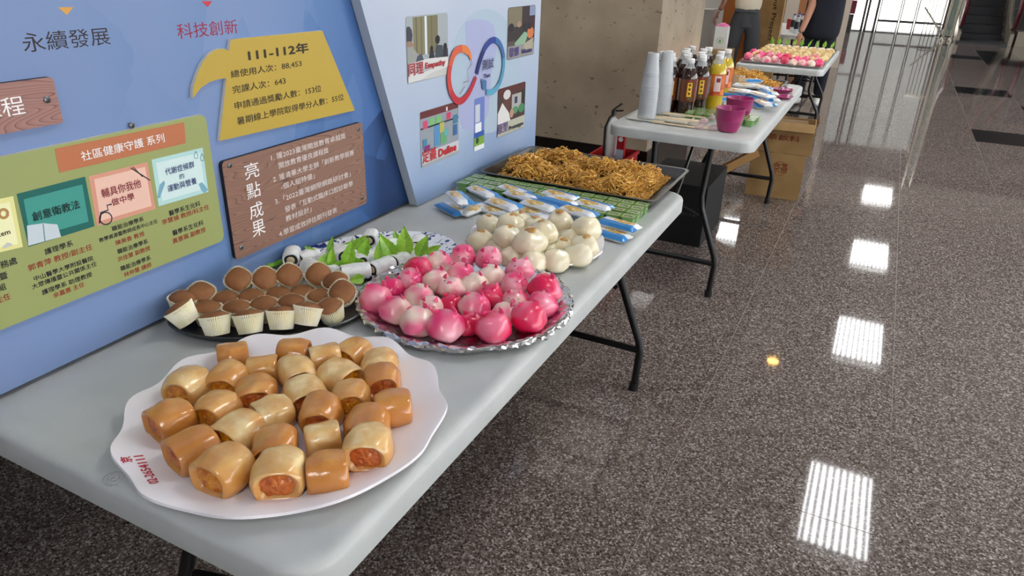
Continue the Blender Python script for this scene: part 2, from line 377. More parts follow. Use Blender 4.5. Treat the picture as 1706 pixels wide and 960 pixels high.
flat_x(pxpoly([px1(330, 42), px1(418, 40), px1(382, 86)], XP), XP, (214, 158, 78), panel, 'arrow_print')
flat_x(pxpoly([(336, 2), (353, 2), (346, 12)], XP), XP, (196, 62, 66), panel, 'arrow_print')
def board(name, label, poly, th, m_face, m_edge, cat='sign'):
    t = thing(name, label, cat, (0, 0, 0)); x0 = XP + 0.0005; n = len(poly)
    n = len(poly); vs = [(x0, a, b_) for a, b_ in poly] + [(x0 + th, a, b_) for a, b_ in poly]
    fs = [tuple(range(n - 1, -1, -1)), tuple(range(n, 2 * n))] + [(q, (q + 1) % n, n + (q + 1) % n, n + q) for q in range(n)]
    me = mkmesh('plate', vs, fs, [m_face, m_edge], False, [1, 0] + [1] * n)
    bm = bmesh.new(); bm.from_mesh(me); bmesh.ops.recalc_face_normals(bm, faces=bm.faces); bm.to_mesh(me); bm.free()
    link('board', me, t); return t, x0 + th
def wood_print(name, c1, c2, c3):
    m = bpy.data.materials.new(name); m.use_nodes = True; N = m.node_tree.nodes; L = m.node_tree.links; b = N['Principled BSDF']; b.inputs['Roughness'].default_value = 0.5
    g = N.new('ShaderNodeNewGeometry'); mp = N.new('ShaderNodeMapping'); mp.inputs['Scale'].default_value = (0, 0.9, 6.0); L.new(g.outputs['Position'], mp.inputs[0])
    n = N.new('ShaderNodeTexNoise'); n.inputs['Scale'].default_value = 3.4; n.inputs['Detail'].default_value = 1; L.new(mp.outputs[0], n.inputs['Vector'])
    mu = N.new('ShaderNodeMath'); mu.operation = 'MULTIPLY'; mu.inputs[1].default_value = 26; L.new(n.outputs['Fac'], mu.inputs[0])
    fr = N.new('ShaderNodeMath'); fr.operation = 'FRACT'; L.new(mu.outputs[0], fr.inputs[0])
    r = N.new('ShaderNodeValToRGB'); ramp_set(r, [(0.0, c1), (0.70, c2), (0.80, c3), (0.9, c1)]); L.new(fr.outputs[0], r.inputs[0]); L.new(r.outputs[0], b.inputs['Base Color'])
    return m
m_wood1 = wood_print('wood_print_pink', (160, 118, 108), (148, 104, 96), (104, 66, 62))
m_wood2 = wood_print('wood_print_brown', (142, 106, 88), (130, 94, 78), (96, 66, 56))
m_edge_d = mat('dark_edge', (30, 22, 22), 0.5)
m_edge_w = mat('foam_board_edge', (214, 214, 208), 0.6)
def screw(y, z, x, parent):
    o = MB(); o.lathe([(0.0055, 0), (0.0055, 0.0012), (0.0035, 0.0026), (0.0, 0.003)], 14)
    s = o.build('screw', mat('screw_metal', (120, 120, 122), 0.35, 0.8), parent, loc=(x, y, z), rot=(0, PI / 2, 0))
    c = MB(); c.box((0, 0, 0.0031), (0.007, 0.0011, 0.0008)); c.box((0, 0, 0.0031), (0.0011, 0.007, 0.0008)); c.build('screw_slot', m_edge_d, s, False, rot=(0, 0, 0.6))
t, xf = board('wooden_sign', 'small brown wood-print sign with white lettering at the top left', rrect(0.33, 1.161, 0.702, 1.233, 0.006), 0.010, m_wood1, m_edge_d)
wall_text('課程', (-34, 203), px1(150, 648), 34, WHT, xf, t)
screw(*PX(*px1(268, 570), xf), xf, t)
t, xf = board('wooden_sign', 'large brown wood-print sign listing achievements in white lettering', rrect(1.002, 0.809, 1.462, 1.027, 0.010), 0.010, m_wood2, m_edge_d)
for g, bl, br in (('亮', (228, 420), (318, 402)), ('點', (240, 545), (328, 528)), ('成', (258, 672), (345, 655)), ('果', (275, 788), (358, 768))):
    wall_text(g, px4(*bl), px4(*br), 27, WHT, xf, t)
for s, bl, br, h in (('1. 獲2023臺灣開放教育卓越獎', (390, 284), (868, 170), 11), ('開放教育優良課程獎', (440, 338), (760, 262), 11),
                  ('2. 獲清華大學主辦「創新教學競賽', (403, 424), (922, 276), 11), ('-個人組特優」', (455, 480), (670, 418), 10.5),
                  ('3.「2022臺灣網際網路研討會」', (415, 564), (900, 415), 11), ('發表「互動式臨床口腔診斷學', (478, 612), (915, 478), 10.5),
                  ('教材設計」', (485, 682), (650, 634), 10.5), ('4.學習成效評估期刊發表', (440, 765), (815, 652), 10.5)):
    wall_text(s, px4(*bl), px4(*br), h, (222, 214, 208), xf, t)
for q in ((126, 330), (948, 96), (200, 853), (972, 535)): screw(*PX(*px4(*q), xf), xf, t)
m_green_board = mat('green_board_print', (150, 159, 96), 0.5)
t, xf = board('green_sign', 'wide yellow-green sign with coloured course cards on the blue panel', rrect(0.25, 0.863, 0.982, 1.128, 0.014), 0.008, m_green_board, m_edge_w)
def f3(pts, c, nm='print_shape', dx=0.0): return flat_x(pxpoly([px3(*q) for q in pts], xf), xf + dx, c, t, nm)
f3([(230, 172), (775, 60), (782, 148), (250, 273)], (186, 114, 78), 'title_band')
wall_text('社區健康守護 系列', px3(345, 222), px3(695, 145), 17, WHT, xf + 0.0003, t, 0.006)
f3([(70, 362), (358, 289), (398, 498), (120, 585)], (30, 100, 92), 'course_card')
f3([(98, 385), (345, 322), (372, 478), (128, 548)], (66, 150, 138), 'print_shape', 0.0003)
f3([(112, 495), (180, 485), (240, 490), (256, 542), (118, 580)], (196, 208, 214), 'book_print', 0.0006)
f3([(178, 487), (182, 487), (190, 562), (186, 563)], (120, 140, 150), 'book_print', 0.0009)
wall_text('創意衛教法', px3(140, 476), px3(340, 425), 16.5, (16, 40, 40), xf + 0.0009, t, 0.012)
f3([(373, 288), (620, 228), (655, 425), (408, 498)], (212, 150, 128), 'course_card')
f3([(395, 300), (610, 248), (638, 412), (422, 476)], (232, 190, 172), 'print_shape', 0.0003)
wall_text('輔具你我他', px3(430, 376), px3(597, 338), 16, (128, 36, 48), xf + 0.0006, t, 0.012)
wall_text('做中學', px3(472, 412), px3(568, 388), 13, (128, 36, 48), xf + 0.0006, t, 0.012)
def wband(pts, w, x, col, parent, name='line_print', fn=None):
    yz = [fn(*q) if fn else q for q in pts]; yz = [PX(a, b_, x) for a, b_ in yz]; ws = w if isinstance(w, (list, tuple)) else [w] * len(yz)
    l = []; r_ = []
    for i, p in enumerate(yz):
        a = yz[max(i - 1, 0)]; c = yz[min(i + 1, len(yz) - 1)]; d = Vector((c[0] - a[0], c[1] - a[1])).normalized()
        l.append((p[0] - d.y * ws[i], p[1] + d.x * ws[i])); r_.append((p[0] + d.y * ws[i], p[1] - d.x * ws[i]))
    n = len(yz); vs = [(x + 0.0004, a, b_) for a, b_ in l + r_]; fs = [(i, i + 1, n + i + 1, n + i) for i in range(n - 1)]
    return link(name, mkmesh(name, vs, fs, flatmat(col), False), parent)
ring = lambda cx, cy, rx, ry, n=14: [(cx + rx * math.cos(2 * PI * k / n), cy + ry * math.sin(2 * PI * k / n)) for k in range(n + 1)]
wband(ring(445, 465, 26, 26), 0.0012, xf + 0.0003, (60, 60, 66), t, 'wheelchair_print', px3)
wband([(418, 486), (425, 440), (455, 430), (450, 410), (470, 405)], 0.0014, xf + 0.0003, (50, 50, 56), t, 'wheelchair_print', px3)
wband([(550, 252), (632, 305)], 0.0012, xf + 0.0003, (70, 60, 60), t, 'crutch_print', px3)
wband([(560, 248), (600, 290)], 0.0009, xf + 0.0003, (70, 60, 60), t, 'crutch_print', px3)
f3([(638, 218), (853, 167), (877, 353), (668, 414)], (176, 214, 212), 'course_card')
f3([(655, 232), (842, 188), (862, 340), (682, 392)], (206, 228, 226), 'print_shape', 0.0003)
for s, bl, br, h in (('代謝症候群', (697, 283), (820, 252), 12), ('的', (757, 300), (777, 295), 9), ('運動與營養', (707, 352), (830, 322), 12)):
    wall_text(s, px3(*bl), px3(*br), h, (30, 50, 110), xf + 0.0006, t, 0.012)
for cx, cy in ((824, 200), (850, 210)): wband([(cx, cy - 18), (cx + 9, cy), (cx + 6, cy + 12), (cx - 4, cy + 12), (cx - 8, cy), (cx, cy - 18)], 0.0007, xf + 0.0003, (60, 130, 140), t, 'drop_print', px3)
f3([(662, 380), (672, 322), (690, 305), (694, 318), (684, 345), (672, 378)], (120, 170, 190), 'syringe_print', 0.0004)
f3([(835, 320), (850, 312), (876, 345), (860, 358), (846, 345)], (120, 170, 190), 'tube_print', 0.0004)
f3([(-60, 395), (55, 371), (96, 585), (-60, 622)], (226, 222, 150), 'course_card')
f3([(-60, 418), (40, 395), (75, 572), (-60, 600)], (238, 236, 186), 'print_shape', 0.0003)
wband(ring(14, 445, 18, 18), 0.0022, xf + 0.0004, (176, 138, 80), t, 'ring_print', px3)
f3([(10, 583), (30, 566), (48, 570), (52, 578), (12, 592)], (196, 200, 190), 'cloud_print', 0.0005)
wall_text('kem', px3(-10, 545), px3(45, 530), 9, DK, xf + 0.0004, t, 0.02)
RD = (150, 62, 46)
for s, bl, br, h, c in (('護理學系', (190, 616), (310, 584), 11, DK), ('郭青萍 教授/副主任', (120, 684), (392, 600), 11.5, RD), ('中山醫學大學附設醫院', (143, 724), (395, 648), 9.5, DK),
        ('大眾傳播暨公共關係主任', (135, 758), (410, 672), 9.5, DK), ('護理學系 助理教授', (178, 784), (390, 714), 9.5, DK), ('余嘉惠 主任', (225, 797), (358, 756), 9.5, RD),
        ('職能治療學系', (472, 518), (607, 478), 8.8, DK), ('教學資源暨教師成長中心主任', (418, 562), (665, 489), 8, DK), ('陳美香 教授', (488, 576), (610, 541), 8.8, RD),
        ('職能治療學系', (495, 612), (625, 574), 8.8, DK), ('洪佳慧 副教授', (495, 644), (635, 604), 8.8, RD), ('職能治療學系', (508, 682), (637, 645), 8.8, DK), ('林仲慧 講師', (522, 708), (640, 674), 8.8, RD),
        ('醫學系生化科', (712, 452), (845, 415), 9.5, DK), ('李慧禎 教授/科主任', (682, 489), (882, 431), 9.5, RD), ('醫學系生化科', (727, 534), (858, 497), 9.5, DK), ('黃惠珮 副教授', (727, 568), (868, 527), 9.5, RD),
        ('務處', (5, 677), (75, 656), 13, DK), ('暨', (0, 726), (35, 716), 12, DK), ('組', (-2, 772), (28, 763), 12, DK), ('主任', (-12, 825), (47, 805), 12, RD)):
    wall_text(s, px3(*bl), px3(*br), h, c, xf, t, 0.014)
screw(*PX(*px3(562, 74), xf), xf - 0.004, t)
yel = [px2(*q) for q in [(330, 262), (940, 203), (1158, 735), (255, 938), (270, 800), (290, 620), (300, 520), (245, 528), (190, 545), (130, 585), (95, 632), (75, 655), (78, 580), (110, 480), (138, 420), (170, 375), (200, 347), (230, 330), (262, 324), (295, 326), (318, 338)]]
t, xf = board('yellow_sign', 'mustard yellow wing-shaped sign listing user numbers', pxpoly(yel, XP + 0.005), 0.008, mat('mustard_print', (182, 154, 52), 0.5), m_edge_w)
for s, bl, br, h, bo in (('111-112年', (455, 397), (860, 362), 20, 0.03), ('總使用人次：88,453', (340, 518), (812, 450), 13.5, 0.008), ('完課人次：643', (352, 624), (705, 562), 13.5, 0.008),
                   ('申請通過獎勵人數：153位', (365, 722), (943, 620), 13.5, 0.008), ('暑期線上學院取得學分人數：55位', (380, 824), (1092, 676), 13.5, 0.008)):
    wall_text(s, px2(*bl), px2(*br), h, (52, 46, 34), xf, t, bo)

# white slanted panel
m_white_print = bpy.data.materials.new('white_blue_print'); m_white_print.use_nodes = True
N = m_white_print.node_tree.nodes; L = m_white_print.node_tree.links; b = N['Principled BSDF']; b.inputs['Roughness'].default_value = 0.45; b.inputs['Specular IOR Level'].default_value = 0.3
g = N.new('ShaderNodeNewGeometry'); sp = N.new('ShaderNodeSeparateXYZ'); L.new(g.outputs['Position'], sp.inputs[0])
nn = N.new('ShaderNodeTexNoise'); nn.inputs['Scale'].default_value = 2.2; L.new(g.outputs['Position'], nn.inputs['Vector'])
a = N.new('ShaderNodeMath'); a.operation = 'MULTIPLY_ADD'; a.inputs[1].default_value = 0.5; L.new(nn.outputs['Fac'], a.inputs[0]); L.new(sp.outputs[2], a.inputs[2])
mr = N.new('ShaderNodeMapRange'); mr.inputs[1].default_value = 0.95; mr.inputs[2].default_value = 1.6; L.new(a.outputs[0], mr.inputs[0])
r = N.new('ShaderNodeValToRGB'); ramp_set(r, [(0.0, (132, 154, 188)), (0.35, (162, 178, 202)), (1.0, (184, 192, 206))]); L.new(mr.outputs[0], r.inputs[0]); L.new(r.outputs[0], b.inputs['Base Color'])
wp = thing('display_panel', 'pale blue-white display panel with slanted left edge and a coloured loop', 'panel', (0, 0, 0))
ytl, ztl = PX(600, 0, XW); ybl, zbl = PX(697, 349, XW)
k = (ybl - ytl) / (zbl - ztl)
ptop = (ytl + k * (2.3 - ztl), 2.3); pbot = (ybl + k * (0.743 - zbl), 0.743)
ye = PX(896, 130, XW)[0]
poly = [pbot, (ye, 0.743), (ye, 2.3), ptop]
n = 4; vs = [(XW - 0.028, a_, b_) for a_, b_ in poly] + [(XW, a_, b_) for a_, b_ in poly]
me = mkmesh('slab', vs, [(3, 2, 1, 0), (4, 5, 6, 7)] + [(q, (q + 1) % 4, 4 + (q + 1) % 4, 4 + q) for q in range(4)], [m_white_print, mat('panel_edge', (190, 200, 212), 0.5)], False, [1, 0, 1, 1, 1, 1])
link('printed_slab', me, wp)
flat_x([PX(*px5(575 + 160 * math.cos(2 * PI * k_ / 32), 325 + 285 * math.sin(2 * PI * k_ / 32)), XW) for k_ in range(32)], XW, (166, 184, 200), wp, 'pale_disc')
flat_x([PX(*px5(x_, y_), XW) for x_, y_ in [(480, 100), (520, 88), (585, 95), (612, 120), (625, 220), (600, 330), (585, 520), (540, 600), (470, 590), (445, 520), (480, 430), (505, 300), (485, 220)]], XW + 0.0003, (162, 168, 202), wp, 'lilac_print')
wall_text('Design Thinking', (722, -6), (862, -20), 24, (50, 56, 76), XW, wp)
def collage(quad, shapes, base, title=()):
    yz = [PX(*px5(*q), XW) for q in quad]; y0 = (yz[0][0] + yz[3][0]) / 2; y1 = (yz[1][0] + yz[2][0]) / 2; z1 = (yz[0][1] + yz[1][1]) / 2; z0 = (yz[2][1] + yz[3][1]) / 2
    fr = flat_x(rrect(y0, z0, y1, z1, 0.009), XW + 0.0006, base, wp, 'photo_print')
    for k_, (pl, c) in enumerate(shapes):
        flat_x([(y0 + (y1 - y0) * min(max(u, 0.01), .99), z0 + (z1 - z0) * min(max(v, 0.01), .99)) for u, v in pl], XW + 0.0009 + 0.0001 * k_, c, fr, 'photo_detail', 0.0002)
    return fr
def blob(cx, cy, rx, ry, n=10): return [(cx + rx * math.cos(2 * PI * k_ / n), cy + ry * math.sin(2 * PI * k_ / n)) for k_ in range(n)]
bx = lambda a_, b_, c_, d_: [(a_, b_), (c_, b_), (c_, d_), (a_, d_)]
collage([(207, 75), (400, 58), (400, 355), (213, 370)], [(bx(0.16, .4, .42, .98), (128, 122, 92)), (bx(.22, .4, .25, .98), (104, 98, 74)), (bx(.34, .4, .36, .98), (108, 102, 78)), (bx(.43, .4, .47, .98), (222, 226, 228)), (bx(.49, .4, .74, .98), (118, 112, 84)), (bx(.58, .4, .6, .98), (100, 96, 70)),
    (bx(0, 0, 1, .33), (190, 190, 186)), (blob(.05, .72, .09, .14), (62, 62, 72)), (blob(.05, .58, .1, .06), (150, 120, 100)), ([(0, .15), (.0, .56), (.12, .55), (.28, .4), (.38, .28), (.2, .24)], (150, 152, 148)), ([(.18, .28), (.4, .28), (.34, .42), (.24, .4)], (70, 78, 92)), (blob(.58, .47, .035, .05), (30, 28, 32)), ([(.5, .3), (.66, .3), (.62, .44), (.54, .44)], (44, 44, 56)), (blob(.73, .6, .055, .07), (32, 30, 34)), ([(.66, .3), (.88, .3), (.85, .5), (.7, .52)], (62, 70, 78)), (blob(.92, .46, .045, .07), (30, 28, 30)), ([(.86, .3), (1, .3), (.98, .44), (.88, .44)], (46, 44, 54)), ([(0, 0), (.0, .3), (.5, .33), (1, .3), (1, .14), (.6, .1), (.3, .02)], (206, 206, 204)), ([(.3, .12), (.6, .16), (.62, .24), (.34, .2)], (170, 172, 176))], (158, 166, 168))
wall_text('同理', px5(222, 352), px5(290, 335), 21, (168, 60, 66), XW + 0.004, wp, 0.02)
wall_text('Empathy', px5(298, 326), px5(390, 300), 13, (176, 50, 58), XW + 0.004, wp, 0.04)
collage([(672, 32), (800, 25), (793, 252), (672, 270)], [(bx(0, .6, .5, 1), (120, 112, 90)), (bx(0.5, .55, .8, 1), (52, 42, 44)), (bx(.78, .8, 1, 1), (130, 140, 170)), (bx(.78, .3, 1, .8), (58, 32, 42)), (bx(0, .35, .8, .62), (52, 44, 44)), (blob(.12, .62, .1, .08), (34, 30, 34)), (blob(.4, .66, .08, .06), (160, 130, 110)), (blob(.62, .6, .08, .08), (36, 32, 34)), ([(.25, .3), (.6, .5), (.75, .45), (.6, .22), (.3, .2)], (134, 168, 140)), (blob(.83, .46, .13, .12), (196, 116, 70)), (blob(.8, .6, .08, .07), (40, 30, 30)), (bx(0, 0, 1, .26), (142, 140, 138)), ([(.6, .26), (.96, .36), (.9, .1), (.6, .1)], (166, 158, 136))], (84, 76, 72))
wall_text('發想', px5(680, 264), px5(725, 254), 16, (88, 72, 130), XW + 0.004, wp, 0.02)
wall_text('Ideate', px5(738, 247), px5(785, 235), 8, (60, 56, 110), XW + 0.004, wp, 0.04)
collage([(273, 510), (447, 462), (450, 705), (275, 765)], [(bx(0, .87, 1, 1), (100, 46, 48)), (bx(.66, .88, .70, .95), (220, 210, 210)), (bx(0, .68, 1, .71), (44, 44, 48)), (bx(.07, .68, .18, .82), (200, 74, 110)), (bx(.23, .71, .35, .84), (120, 182, 110)), (bx(.4, .71, .52, .84), (120, 182, 110)), (bx(.67, .72, .78, .84), (206, 60, 100)), (bx(.84, .6, .97, .76), (70, 120, 150)), (bx(.34, .3, .47, .68), (84, 140, 186)), (bx(.48, .52, .6, .7), (180, 172, 90)), (bx(.5, .3, .66, .5), (96, 160, 110)), (bx(.6, .44, .7, .56), (90, 170, 170)), (bx(.84, .38, .95, .58), (60, 100, 150)), (bx(.05, .33, .15, .5), (70, 130, 160)), (bx(.08, .28, .22, .38), (130, 50, 110)), (bx(0, 0, 1, .26), (190, 192, 196)), (bx(0, 0, 1, .06), (160, 162, 160))], (142, 150, 158))
wall_text('定義', px5(285, 748), px5(350, 728), 22, (186, 58, 62), XW + 0.004, wp, 0.02)
wall_text('Define', px5(358, 716), px5(440, 692), 14, (186, 44, 50), XW + 0.004, wp, 0.05)
collage([(627, 408), (755, 373), (748, 590), (625, 622)], [(bx(0, .84, 1, 1), (84, 40, 40)), (bx(.7, .4, 1, .84), (46, 36, 34)), (bx(.5, .45, .85, .8), (170, 166, 160)), (bx(.6, .6, .7, .74), (44, 50, 90)), (blob(.33, .68, .15, .2), (92, 58, 50)), (blob(.32, .84, .13, .1), (206, 202, 200)), ([(0, .22), (0, .5), (.16, .7), (.4, .45), (.46, .28), (.3, .22)], (214, 212, 210)), (blob(.62, .46, .12, .08), (84, 140, 100)), (blob(.86, .46, .12, .1), (70, 130, 90)), (blob(.5, .42, .07, .1), (182, 140, 120)), (bx(0, 0, 1, .28), (176, 176, 158))], (70, 54, 50))
wall_text('原型', px5(628, 614), px5(675, 602), 17, (110, 90, 140), XW + 0.004, wp, 0.02)
wall_text('Prototype', px5(680, 600), px5(745, 578), 9, (50, 60, 70), XW + 0.004, wp, 0.04)
collage([(520, 452), (568, 440), (565, 680), (520, 692)], [(bx(.1, .55, .55, .88), (190, 196, 206)), (bx(.1, .36, .7, .53), (226, 230, 232)), (bx(0, .24, 1, .36), (50, 86, 160)), (bx(0, .1, 1, .26), (118, 160, 60)), (blob(.3, .2, .15, .06), (40, 70, 40)), (bx(0, 0, 1, .1), (222, 226, 228))], (104, 122, 186))
def gband(pts, ws, cols, nm):
    n = len(pts); segs = len(cols)
    for q in range(segs):
        a_ = q * (n - 1) // segs; c_ = (q + 1) * (n - 1) // segs
        wband(pts[a_:c_ + 1], ws[a_:c_ + 1] if isinstance(ws, list) else ws, XW + 0.0044, cols[q], wp, nm, px5)
def spline(pts, m=5):
    out = []
    for i in range(len(pts) - 1):
        p0 = pts[max(i - 1, 0)]; p1 = pts[i]; p2 = pts[i + 1]; p3 = pts[min(i + 2, len(pts) - 1)]
        for q in range(m):
            t_ = q / m; out.append(tuple(0.5 * ((2 * p1[j]) + (-p0[j] + p2[j]) * t_ + (2 * p0[j] - 5 * p1[j] + 4 * p2[j] - p3[j]) * t_ ** 2 + (-p0[j] + 3 * p1[j] - 3 * p2[j] + p3[j]) * t_ ** 3) for j in range(2)))
    out.append(pts[-1]); return out
lp = spline([(508, 272), (495, 238), (466, 222), (432, 242), (412, 300), (406, 360), (416, 420), (440, 458), (468, 458), (500, 420), (530, 352)])
gband(lp, [0.0035 + 0.0075 * min(1, i / 6) * (1 - 0.4 * max(0, (i - 40) / 10)) for i in range(len(lp))], [(214, 122, 66), (206, 92, 64), (194, 66, 62), (180, 48, 58), (176, 44, 56)], 'red_loop_print')
rp_ = spline([(533, 338), (545, 290), (570, 222), (602, 185), (632, 192), (653, 240), (655, 310), (638, 378), (608, 418), (577, 420)])
gband(rp_, 0.0095, [(34, 44, 104), (44, 66, 140), (60, 104, 160), (78, 142, 176), (86, 156, 186)], 'blue_loop_print')
wband([(508, 272), (512, 290), (490, 320), (495, 370), (470, 378), (480, 395), (455, 432)], 0.0012, XW + 0.0042, (120, 80, 84), wp, 'profile_line_print', px5)
flat_x([PX(*px5(*q), XW) for q in [(547, 358), (572, 368), (572, 412), (554, 408)]], XW + 0.0042, (70, 110, 150), wp, 'arrow_print')
wall_text('測試', px5(558, 322), px5(610, 312), 18, (62, 66, 96), XW + 0.0046, wp, 0.01)
wall_text('Test', px5(565, 358), px5(595, 352), 7, (40, 44, 80), XW + 0.0046, wp, 0.04)
exec_parts = []

# ================================================================ FOOD ON THE NEAREST TABLE
def nz(p, s, amp, off=0.0): return noise.noise(Vector((p[0] * s + off, p[1] * s + off * 0.7, p[2] * s - off))) * amp
m_porc = mat('melamine_white', (244, 240, 243), 0.2)
# ---- scalloped plate with custard rolls
def scallop_plate(R0, lobes, amp, h, phase=0.0, n=144, th=0.006):
    prof_t = [(0.0, 0.004), (0.55, 0.004), (0.68, 0.006), (0.80, 0.012), (0.92, h * 0.82), (0.975, h), (1.0, h + 0.001), (1.005, h - 0.003), (0.985, h - th)]
    prof_b = [(0.9, h * 0.5), (0.72, 0.001), (0.68, 0.0), (0.0, 0.0)]
    def rf(r, z, a): return r * R0 * (1 + amp * (r ** 3) * math.cos(lobes * a + phase))
    def zf(r, z, a): return z + (0.004 * (r ** 4) * math.cos(lobes * a + phase) if r > 0.7 else 0) 
    b = MB(); b.lathe([(max(r, 0.0), z) for r, z in prof_t + prof_b], n, rf=rf, zf=zf, closed=True); return b
pc = Vector((-0.728, 0.690, TZ))
plate = thing('serving_plate', 'large white scalloped melamine plate under the golden custard rolls', 'plate', pc)
scallop_plate(0.247, 12, 0.020, 0.026, 0.6).build('dish', m_porc, plate)
# red phone number and mark printed on the rim
def rim_text(s, px, py, size, ang, parent, col, loc0):
    me = text_mesh(s, .02); xs = [v.co.x for v in me.vertices]; sc = size / (max(xs) - min(xs))
    for v in me.vertices: v.co = v.co * sc
    me.materials.clear(); me.materials.append(flatmat(col)); me.name = 'printed_number'
    p = P(px, py, loc0.z + 0.0170) - loc0; prf = [(0.55, 0.004), (0.68, 0.006), (0.80, 0.012), (0.92, 0.0213), (0.975, 0.026)]
    ca, sa = math.cos(ang), math.sin(ang)
    for v in me.vertices:
        x, y = p.x + v.co.x * ca - v.co.y * sa, p.y + v.co.x * sa + v.co.y * ca; a_ = math.atan2(y, x)
        rr = math.hypot(x, y) / 0.247; rr /= 1 + 0.02 * rr ** 3 * math.cos(12 * a_ + 0.6); rr = min(max(rr, .55), .974); z = 0
        for (r0, z0), (r1, z1) in zip(prf, prf[1:]):
            if r0 <= rr <= r1: z = z0 + (z1 - z0) * (rr - r0) / (r1 - r0)
        if rr > .7: z += 0.004 * rr ** 4 * math.cos(12 * a_ + 0.6)
        v.co = Vector((x, y, z + 0.0009))
    return link('printed_number', me, parent)
rim_text('02-2654111', 266, 808, 0.078, dirang(250, 780, TZ, 120), plate, (200, 40, 56), pc)
rim_text('京', 222, 776, 0.014, dirang(250, 780, TZ, 120), plate, (200, 40, 56), pc)
em = P(190, 797, TZ + .0006); b = MB(); b.tube([(.0004 * k_ * math.cos(k_ * .42), .0004 * k_ * math.sin(k_ * .42), 0) for k_ in range(4, 44)], .0008, 5); b.build('embossed_spiral', m_hdpe, tA, True, em - tA.location)
def dough_mat(name, pale, brown, bias):
    """baked dough: browner towards the foot and in blotches, pale where it was covered"""
    m = mat(name, pale, 0.3, bump=0.45, bscale=70, coat=0.7, sss=0.10, rnd=True); nt = m.node_tree; N = nt.nodes; L = nt.links; b = N['Principled BSDF']
    tc = N.new('ShaderNodeTexCoord'); oi = N.new('ShaderNodeObjectInfo'); sp = N.new('ShaderNodeSeparateXYZ'); L.new(tc.outputs['Object'], sp.inputs[0])
    mu = N.new('ShaderNodeMath'); mu.operation = 'MULTIPLY'; mu.inputs[1].default_value = 31; L.new(oi.outputs['Random'], mu.inputs[0])
    ad = N.new('ShaderNodeVectorMath'); L.new(tc.outputs['Object'], ad.inputs[0]); L.new(mu.outputs[0], ad.inputs[1])
    n = N.new('ShaderNodeTexNoise'); n.inputs['Scale'].default_value = 26; n.inputs['Detail'].default_value = 3; L.new(ad.outputs[0], n.inputs['Vector'])
    m1 = N.new('ShaderNodeMath'); m1.operation = 'MULTIPLY_ADD'; m1.inputs[1].default_value = -11.0; m1.inputs[2].default_value = 0.46 + bias; L.new(sp.outputs[2], m1.inputs[0])
    m2 = N.new('ShaderNodeMath'); m2.operation = 'MULTIPLY_ADD'; m2.inputs[1].default_value = 1.5; L.new(n.outputs['Fac'], m2.inputs[0]); L.new(m1.outputs[0], m2.inputs[2])
    r = N.new('ShaderNodeValToRGB'); ramp_set(r, [(0.30, pale), (0.62, tuple((p * 0.45 + q * 0.55) for p, q in zip(pale, brown))), (1.0, brown)]); L.new(m2.outputs[0], r.inputs[0]); L.new(r.outputs[0], b.inputs['Base Color'])
    return m
m_pale = dough_mat('dough_pale', (250, 234, 182), (214, 154, 80), -0.04)
m_mid = dough_mat('dough_mixed', (246, 220, 158), (210, 146, 72), 0.14)
m_brn = dough_mat('dough_brown', (236, 190, 116), (200, 130, 58), 0.30)
m_fill = mat('custard_filling', (236, 160, 30), 0.25, col2=(196, 104, 20), nscale=90, ramp=(0.35, 0.65), bump=0.6, bscale=220, coat=0.5, rnd=True)
m_fill2 = mat('custard_filling_baked', (206, 112, 40), 0.25, col2=(168, 74, 28), nscale=60, ramp=(0.35, 0.65), bump=0.6, bscale=220, coat=0.5, rnd=True)
def roll_meshes(seed):
    hl, hw, hh = 0.0295 + R.uniform(-.002, .002), 0.0318 + R.uniform(-.002, .002), 0.050
    n = 40; b = MB(); vs = []; off = seed * 3.7
    # outer shell then curl back inside at each end
    stations = [(-0.74, 0.62), (-0.88, 0.68), (-0.97, 0.77), (-1.0, 0.84), (-0.96, 0.91), (-0.86, 0.96), (-0.66, 1.0), (-0.35, 1.03), (0.0, 1.05), (0.35, 1.03), (0.66, 1.0), (0.86, 0.96), (0.96, 0.91), (1.0, 0.84), (0.97, 0.77), (0.88, 0.68), (0.74, 0.62)]
    zc = hh * 0.46
    for t_, s_ in stations:
        for k in range(n):
            a = 2 * PI * k / n; ca, sa = math.cos(a), math.sin(a)
            e = 2 / 2.35; y = hw * abs(ca) ** e * (1 if ca > 0 else -1); z = (hh * 0.54) * abs(sa) ** e * (1 if sa > 0 else -1)
            if sa < 0: z = max(z * 1.02, -zc + 0.0005)
            p = Vector((t_ * hl, y * s_, z * s_ + zc)); d = nz(p, 60, 0.0030, off) + nz(p, 20, 0.006, off + 9)
            if z < -zc * 0.8: d *= 0.3
            pr_ = Vector((0, y, z)).normalized() if (y or z) else Vector()
            vs.append(p + pr_ * d * (0.4 + 0.6 * s_))
    fs = [(i * n + k, i * n + (k + 1) % n, (i + 1) * n + (k + 1) % n, (i + 1) * n + k) for i in range(len(stations) - 1) for k in range(n)]
    b.add(vs, fs); md = b.mesh('dough', m_pale)
    f = MB(); rows = 12; off2 = seed
    for s_ in (1,):
        vs = []
        for i in range(rows + 1):
            q = i / rows
            for k in range(48):
                a = 2 * PI * k / 48; rr = q * 0.80
                p = Vector((s_ * hl * (0.74 + 0.16 * (1 - q * q)), hw * rr * math.cos(a), zc + hh * 0.5 * rr * math.sin(a)))
                vo = noise.voronoi(Vector((p.x * 190 + off2, p.y * 190, p.z * 190)))[0][0]
                p.x += s_ * (0.0042 * (0.5 - vo)); vs.append(p)
        f.add(vs, [(i * 48 + k, i * 48 + (k + 1) % 48, (i + 1) * 48 + (k + 1) % 48, (i + 1) * 48 + k) for i in range(rows) for k in range(48)])
    return md, f.mesh('filling', m_fill)
RV = []
for s_ in range(7):
    md, mf = roll_meshes(s_)
    RV.append([(md, mf)] + []); 
